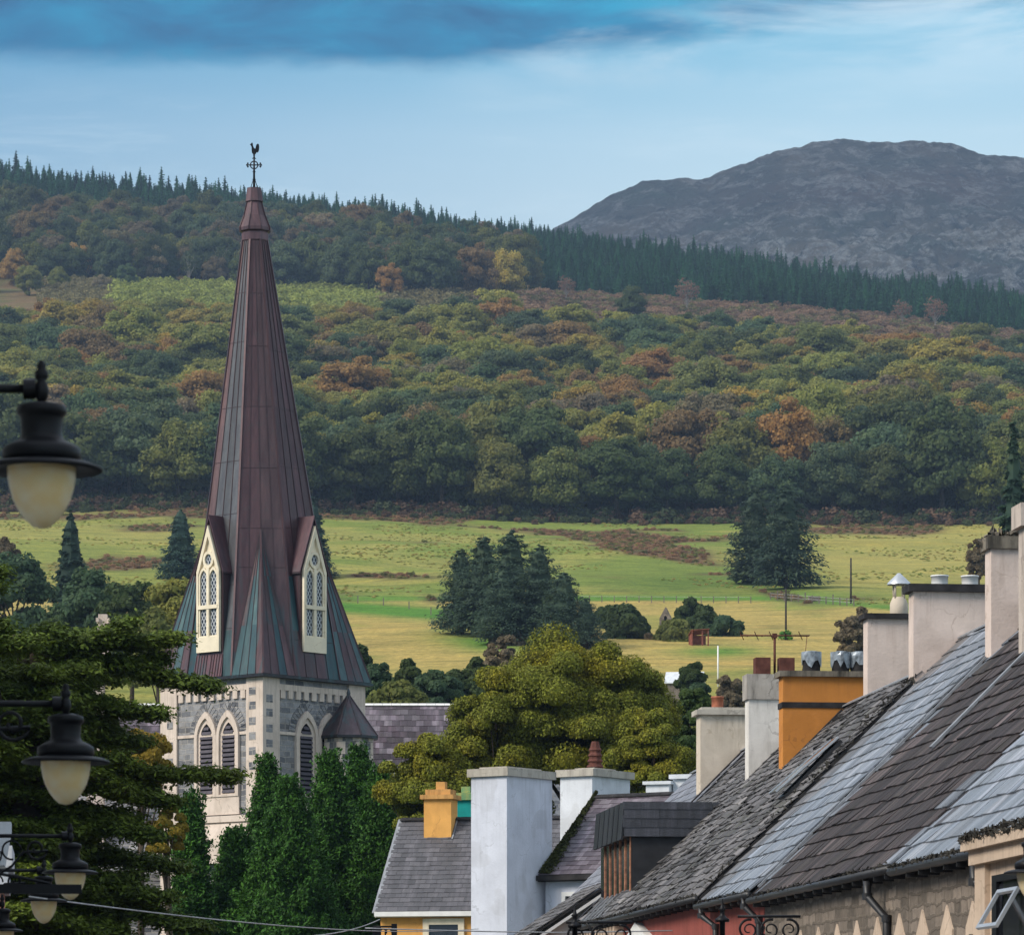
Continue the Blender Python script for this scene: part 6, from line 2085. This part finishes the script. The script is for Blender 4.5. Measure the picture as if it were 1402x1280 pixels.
# --- trees between the church and the fields
TOWN = [  # column, top, bottom, depth, width, tint word, label
    (478, 862, 1010, 330, 70, 'dark green', 'dark rounded tree just right of the spire foot'),
    (440, 880, 1000, 320, 90, 'blue green', 'blue green tree half hidden by the spire foot'),
    (520, 905, 1010, 310, 60, 'blue green', 'low blue green tree above the white nave ridge, nearest the spire'),
    (560, 905, 1010, 335, 60, 'dark green', 'dark tree above the nave ridge, second from the spire'),
    (600, 905, 1000, 330, 70, 'blue green', 'blue green tree above the nave ridge, third from the spire'),
    (648, 900, 1000, 340, 80, 'dark green', 'dark tree above the nave ridge, beside the grey bare one'),
    (690, 868, 990, 350, 85, 'grey brown', 'grey half bare tree left of the golden sycamore'),
    (740, 872, 990, 360, 80, 'dark green', 'dark tree peeping over the sycamore, left'),
    (545, 935, 1010, 300, 90, 'olive green', 'low olive bush line above the nave ridge'),
    (962, 968, 1060, 330, 60, 'olive green', 'olive tree by the terracotta pot of the cream stack'),
    (1000, 918, 1010, 340, 60, 'grey brown', 'grey green willow scrub left of the concrete capped stack'),
    (955, 930, 1010, 345, 46, 'blue green', 'small blue green tree beside the white shed roof'),
    (945, 905, 960, 350, 40, 'dark green', 'thin small tree above the white shed roof'),
    (20, 742, 960, 450, 130, 'blue green', 'blue green tree at the left edge below the lamp'),
    (125, 768, 960, 420, 130, 'blue green', 'grey green tree behind the cedar, below the ragged spruce'),
    (180, 778, 960, 410, 110, 'dark green', 'dark rounded tree between cedar and spire'),
    (240, 788, 960, 400, 110, 'yellow green', 'pale yellow green tree touching the spire left edge'),
    (215, 830, 960, 360, 90, 'olive green', 'olive tree in front of the pale yellow one'),
    (70, 850, 980, 380, 130, 'dark green', 'dark tree mass behind the cedar top'),
    (5, 735, 800, 520, 50, 'grey brown', 'brown tree at the left edge above the cedar'),
    (1176, 824, 930, 420, 76, 'grey brown', 'brown leafless bush left of the hooded cowl'),
    (1340, 735, 800, 560, 40, 'grey brown', 'brown bush left of the tallest pink cream stack'),
    (860, 828, 905, 535, 74, 'dark green', 'dark tree left of the ruined gable'),
    (942, 822, 905, 560, 58, 'dark green', 'dark tree right behind the ruined gable'),
    (966, 828, 910, 550, 58, 'dark green', 'dark tree behind the red shed'),
    (990, 840, 912, 540, 56, 'blue green', 'rounded dark tree right of the red shed'),
    (925, 846, 910, 530, 56, 'olive green', 'olive bush in front of the ruined gable'),
    (893, 868, 912, 532, 46, 'grey brown', 'grey brown bush at the ruined wall'),
    (830, 826, 890, 580, 46, 'dark green', 'low dark tree at the right end of the pine clump'),
    (700, 868, 905, 520, 80, 'grey brown', 'grey scrubby tree below the pine clump'),
]
for k, (px, y0, y1, Y, wpx, tn, lb) in enumerate(TOWN):
    lf = .0011 * Y * (1.0 if Y < 450 else 1.1)
    leafy(lb, px, y0, y1, Y, wpx, 'leaf', 600 + k, *((110, 190, lf * .34) if tn == 'grey brown' else (46, 300, lf * .45)), lr=(.11, .20) if tn == 'grey brown' else (.19, .34), tint=np.array(TINTS[tn]) * .85, group='trees between town and fields')

# --- conifers in the fields
def field_conifer(label, px, ytop, ybase, wpx, seed, kind='pine', tint=(.036, .060, .042), cat='conifer', Yfix=None):
    rg = np.random.default_rng(seed)
    if Yfix: p = W(px, ybase, Yfix); p.z = float(gz(p.x, p.y))
    else: p = on_ground(px, ybase, 440, 1000)
    s = p.y / F
    H = CZ + (HOR - ytop) * s - p.z; Rr = wpx / 2 * s
    if kind == 'spruce': V, tk = spruce('s', rg, H, Rr, 26, 80, .17 * H / 14, None, .05, .85, .25, .25)
    else: V, tk = spruce('s', rg, H, Rr * 1.08, 22, 64, .17 * H / 14, None, .09, .55, .14, .35)
    if kind == 'pine':
        pass
    c_ = MB(); c_.lathe([(Rr * .28, H * .22), (Rr * .42, H * .5), (Rr * .22, H * .85), (.05, H * .95)], seg=7, m=1, sm=False)
    me = foliage_mesh('needle_crown', V, [M['leaf'], M['leaf'], M['leaf']], c_)
    return tree_thing(label, p, me, tk, cat, 'conifer_tree', rz=rg.uniform(0, 6), tint=tint, group='conifers standing in the fields')


field_conifer('leftmost pine of the field clump', 632, 748, 868, 78, 1)
field_conifer('tall pine in the clump, second from left', 662, 728, 872, 92, 2)
field_conifer('tallest pine at the middle of the clump', 700, 720, 876, 100, 3)
field_conifer('pine right of the middle of the clump', 738, 742, 880, 96, 4)
field_conifer('shorter pine, second from the right of the clump', 772, 778, 886, 92, 5)
field_conifer('shortest pine at the right end of the clump', 802, 816, 888, 62, 6)
field_conifer('greyer pine, front of the clump', 690, 770, 882, 80, 7)
field_conifer('left of the two large pines on the upper pasture', 1033, 664, 800, 84, 8, tint=(.034, .052, .036))
field_conifer('right of the two large pines, spreading lower branches', 1076, 660, 806, 98, 9, tint=(.032, .052, .038))
field_conifer('pointed blue spruce left of the spire', 247, 692, 792, 70, 10, 'spruce', (.030, .058, .048))
field_conifer('dark ragged spruce directly below the nearest lamp globe', 97, 694, 800, 84, 11, 'spruce', (.024, .046, .036), Yfix=520)
field_conifer('spruce half hidden behind the spire, right side', 428, 680, 792, 70, 12, 'spruce', (.024, .048, .040))
field_conifer('dark spruce at the wood edge, right edge of the view', 1388, 575, 712, 76, 13, 'spruce', (.034, .064, .046))

# hedges and banks
mb = None
rg = np.random.default_rng(31)
# ------------------------------------------------------------------ things in the fields
def pole(px, ytop, ybase, label, r=.13, cross=None, mat='darkwood', Yfix=None, ivy=False, name='utility_pole'):
    p = on_ground(px, ybase, 400, 1000) if Yfix is None else W(px, ybase, Yfix)
    h = (ybase - ytop) / F * p.y
    g = empty(name, p, 0, label, 'pole')
    mb = MB(); mb.tube([(0, 0, -.5), (0, 0, h)], [r, r * .8], 8); mb.build('post', M[mat], g)
    if cross:
        mb = MB()
        mb.beam((-cross, 0, h - .35), (cross, 0, h - .35), .12, .14)
        for x in (-cross, cross, 0): mb.lathe([(.04, 0), (.07, .1), (.03, .2)], x, 0, h - .28, 6)
        mb.build('crossarm', M[mat], g)
    if ivy:
        V, C_, r_ = lobe_crown(rg, .9, -.2, 1.2, 8, 60, .12, (.3, .5))
        c_ = mesh_obj('ivy', foliage_mesh('ivy', V, [M['leaf']]), g); c_['tint'] = (.06, .16, .03)
    return p, h


pole(1165, 764, 826, 'tall bare timber pole on the pasture left of the broad stack', .16)
pole(1076, 806, 876, 'dark pole with a crossarm above the television aerial', .14, .55, ivy=True)
pole(983, 884, 940, 'thin pale post right of the red shed', .10, None, 'whitepaint')

f3 = empty('post_fence', on_ground(900, 825, 450, 900), 0, 'long thin fence between the straw meadow and the green pasture', 'fence')
base = f3.location.copy()
top = []
for k in range(15):
    q = on_ground(790 + k * 17, 824.5 + k * .1, 450, 900) - base
    mb = MB(); mb.box(q.x - .07, q.x + .07, q.y - .07, q.y + .07, q.z - .4, q.z + 1.1); mb.build('post', M['wood'], f3)
    top.append(q + Vector((0, 0, .95)))
mb = MB(); mb.tube(top, .02, 4); mb.build('wire', M['wire'], f3)
fe = empty('post_fence', on_ground(1115, 828, 450, 900), 0, 'short fence of pale posts at the foot of the two pines', 'fence')
base = fe.location.copy()
top = []
for k in range(13):
    q = on_ground(1055 + k * 9.5, 821 + k * .75, 450, 900) - base
    mb = MB(); mb.box(q.x - .09, q.x + .09, q.y - .09, q.y + .09, q.z - .4, q.z + (1.55 if k % 4 == 1 else 1.2)); mb.build('post', M['wood'], fe)
    top.append(q + Vector((0, 0, 1.0)))
mb = MB(); mb.tube(top, .025, 4); mb.tube([t_ - Vector((0, 0, .45)) for t_ in top], .025, 4)
mb.build('wires', M['wire'], fe)
f2 = empty('post_fence', on_ground(560, 838, 450, 900), 0, 'thin line of fence posts along the green lane', 'fence')
base = f2.location.copy()
for k, (px, py) in enumerate(((455, 823), (490, 826), (525, 829), (560, 834), (590, 842), (615, 848), (640, 852))):
    q = on_ground(px, py, 450, 900) - base
    mb = MB(); mb.box(q.x - .08, q.x + .08, q.y - .08, q.y + .08, q.z - .4, q.z + 1.2); mb.build('post', M['wood'], f2)
p = on_ground(1115, 823, 450, 900)
tr = empty('water_trough', p, R(12), 'pale box trough by the post fence', 'trough')
mb = MB(); mb.ring([(-.9, -.4, 0), (.9, -.4, 0), (.9, .4, 0), (-.9, .4, 0)], [(-.8, -.3, 0), (.8, -.3, 0), (.8, .3, 0), (-.8, .3, 0)], (0, 0, .75)); mb.box(-.85, .85, -.35, .35, .05, .5); mb.build('tank', M['wood'], tr)

# ruined gable, red shed, white shed
p = W(911, 872, 578); zb = float(gz(p.x, p.y))
ru = empty('ruined_cottage', (p.x, p.y, zb), R(-18), 'roofless stone gable with a small window hole among the dark field trees', 'ruin')
s = 578 / F
hw = 8.5 * s; zt0 = CZ + (HOR - 846) * s - zb; zt1 = CZ + (HOR - 831) * s - zb
mb = MB()
wz0, wz1 = zt0 - .95, zt0 + .15
mb.prism([(-hw, 0, -.5), (-.22, 0, -.5), (-.22, 0, wz0), (-.22, 0, wz1), (0, 0, wz1 + .25), (0, 0, zt1), (-hw, 0, zt0)], (0, .6, 0))
mb.prism([(.22, 0, -.5), (hw, 0, -.5), (hw, 0, zt0 - .2), (0, 0, zt1), (0, 0, wz1 + .25), (.22, 0, wz1), (.22, 0, wz0)], (0, .6, 0))
mb.box(-.22, .22, .02, .58, -.5, wz0)
mb.box(-.22, .22, .5, .56, wz0, wz1 + .2, 1)  # dark sheet closing the window hole, its colour standing in for shade
mb.box(-hw - 2.0, -hw, .0, .6, -.5, zt0 - 1.9); mb.box(-hw - 3.4, -hw - 2.0, .05, .62, -.5, zt0 - 2.4)
mb.build('gable_wall', [M['darkrubble'], M['dark']], ru)
p = W(957, 894, 522); zb = float(gz(p.x, p.y))
sh = empty('red_shed', (p.x, p.y, zb), R(10), 'small open rust red shed at the foot of the dark field trees', 'shed')
mb = MB(); mb.prism([(-1.2, -.9, 1.75), (1.15, -.9, 1.95), (1.15, 1.0, 1.45), (-1.2, 1.0, 1.25)], (0, 0, .08)); mb.build('roof', M['rusttin'], sh)
for x, y in ((-1.05, -.8), (1.0, -.8), (-1.05, .9), (1.0, .9), (.25, -.8)):
    mb = MB(); mb.box(x - .07, x + .07, y - .07, y + .07, -.4, 1.75 if y < 0 else 1.3); mb.build('post', M['rusttin'], sh)
mb = MB(); mb.box(-1.0, 1.0, .82, .88, -.3, 1.3); mb.box(-1.05, -.99, -.8, .85, -.3, 1.4); mb.build('boarding', M['rusttin'], sh)
p = W(938, 945, 400); zb = float(gz(p.x, p.y))
ws = empty('white_shed', (p.x, p.y, zb), R(-8), 'shed with a pale tin roof beside the golden sycamore', 'shed')
s = 400 / F; zz = CZ + (HOR - 934) * s - zb
mb = MB(); mb.box(-1.9, 1.5, 0, 3.0, -.5, zz - .05); mb.build('wall', M['wood'], ws)
mb = MB(); mb.prism([(-2.0, -.2, zz), (-2.0, 1.5, zz + 1.15), (-2.0, 3.2, zz), (-2.0, 3.2, zz - .1), (-2.0, 1.5, zz + 1.0), (-2.0, -.2, zz - .1)], (3.7, 0, 0)); mb.build('roof', M['roofwhite'], ws)
# ------------------------------------------------------------------ the air
mb = MB()
mb.box(-2600, 2600, -380, 4900, -12, 930)
hz = mb.build('haze', [])
hm = bpy.data.materials.new('haze'); hm.use_nodes = True
t = hm.node_tree; t.nodes.clear()
pv = ND(t, 'ShaderNodeVolumePrincipled')
pv.inputs['Color'].default_value = (0.40, 0.56, 0.80, 1)
pv.inputs['Density'].default_value = 0.000090
pv.inputs['Anisotropy'].default_value = 0.1
ov = ND(t, 'ShaderNodeOutputMaterial'); t.links.new(pv.outputs[0], ov.inputs['Volume'])
hz.data.materials.clear(); hz.data.materials.append(hm)
tag(hz, 'pale blue air that softens the far hills', 'haze', kind='stuff')
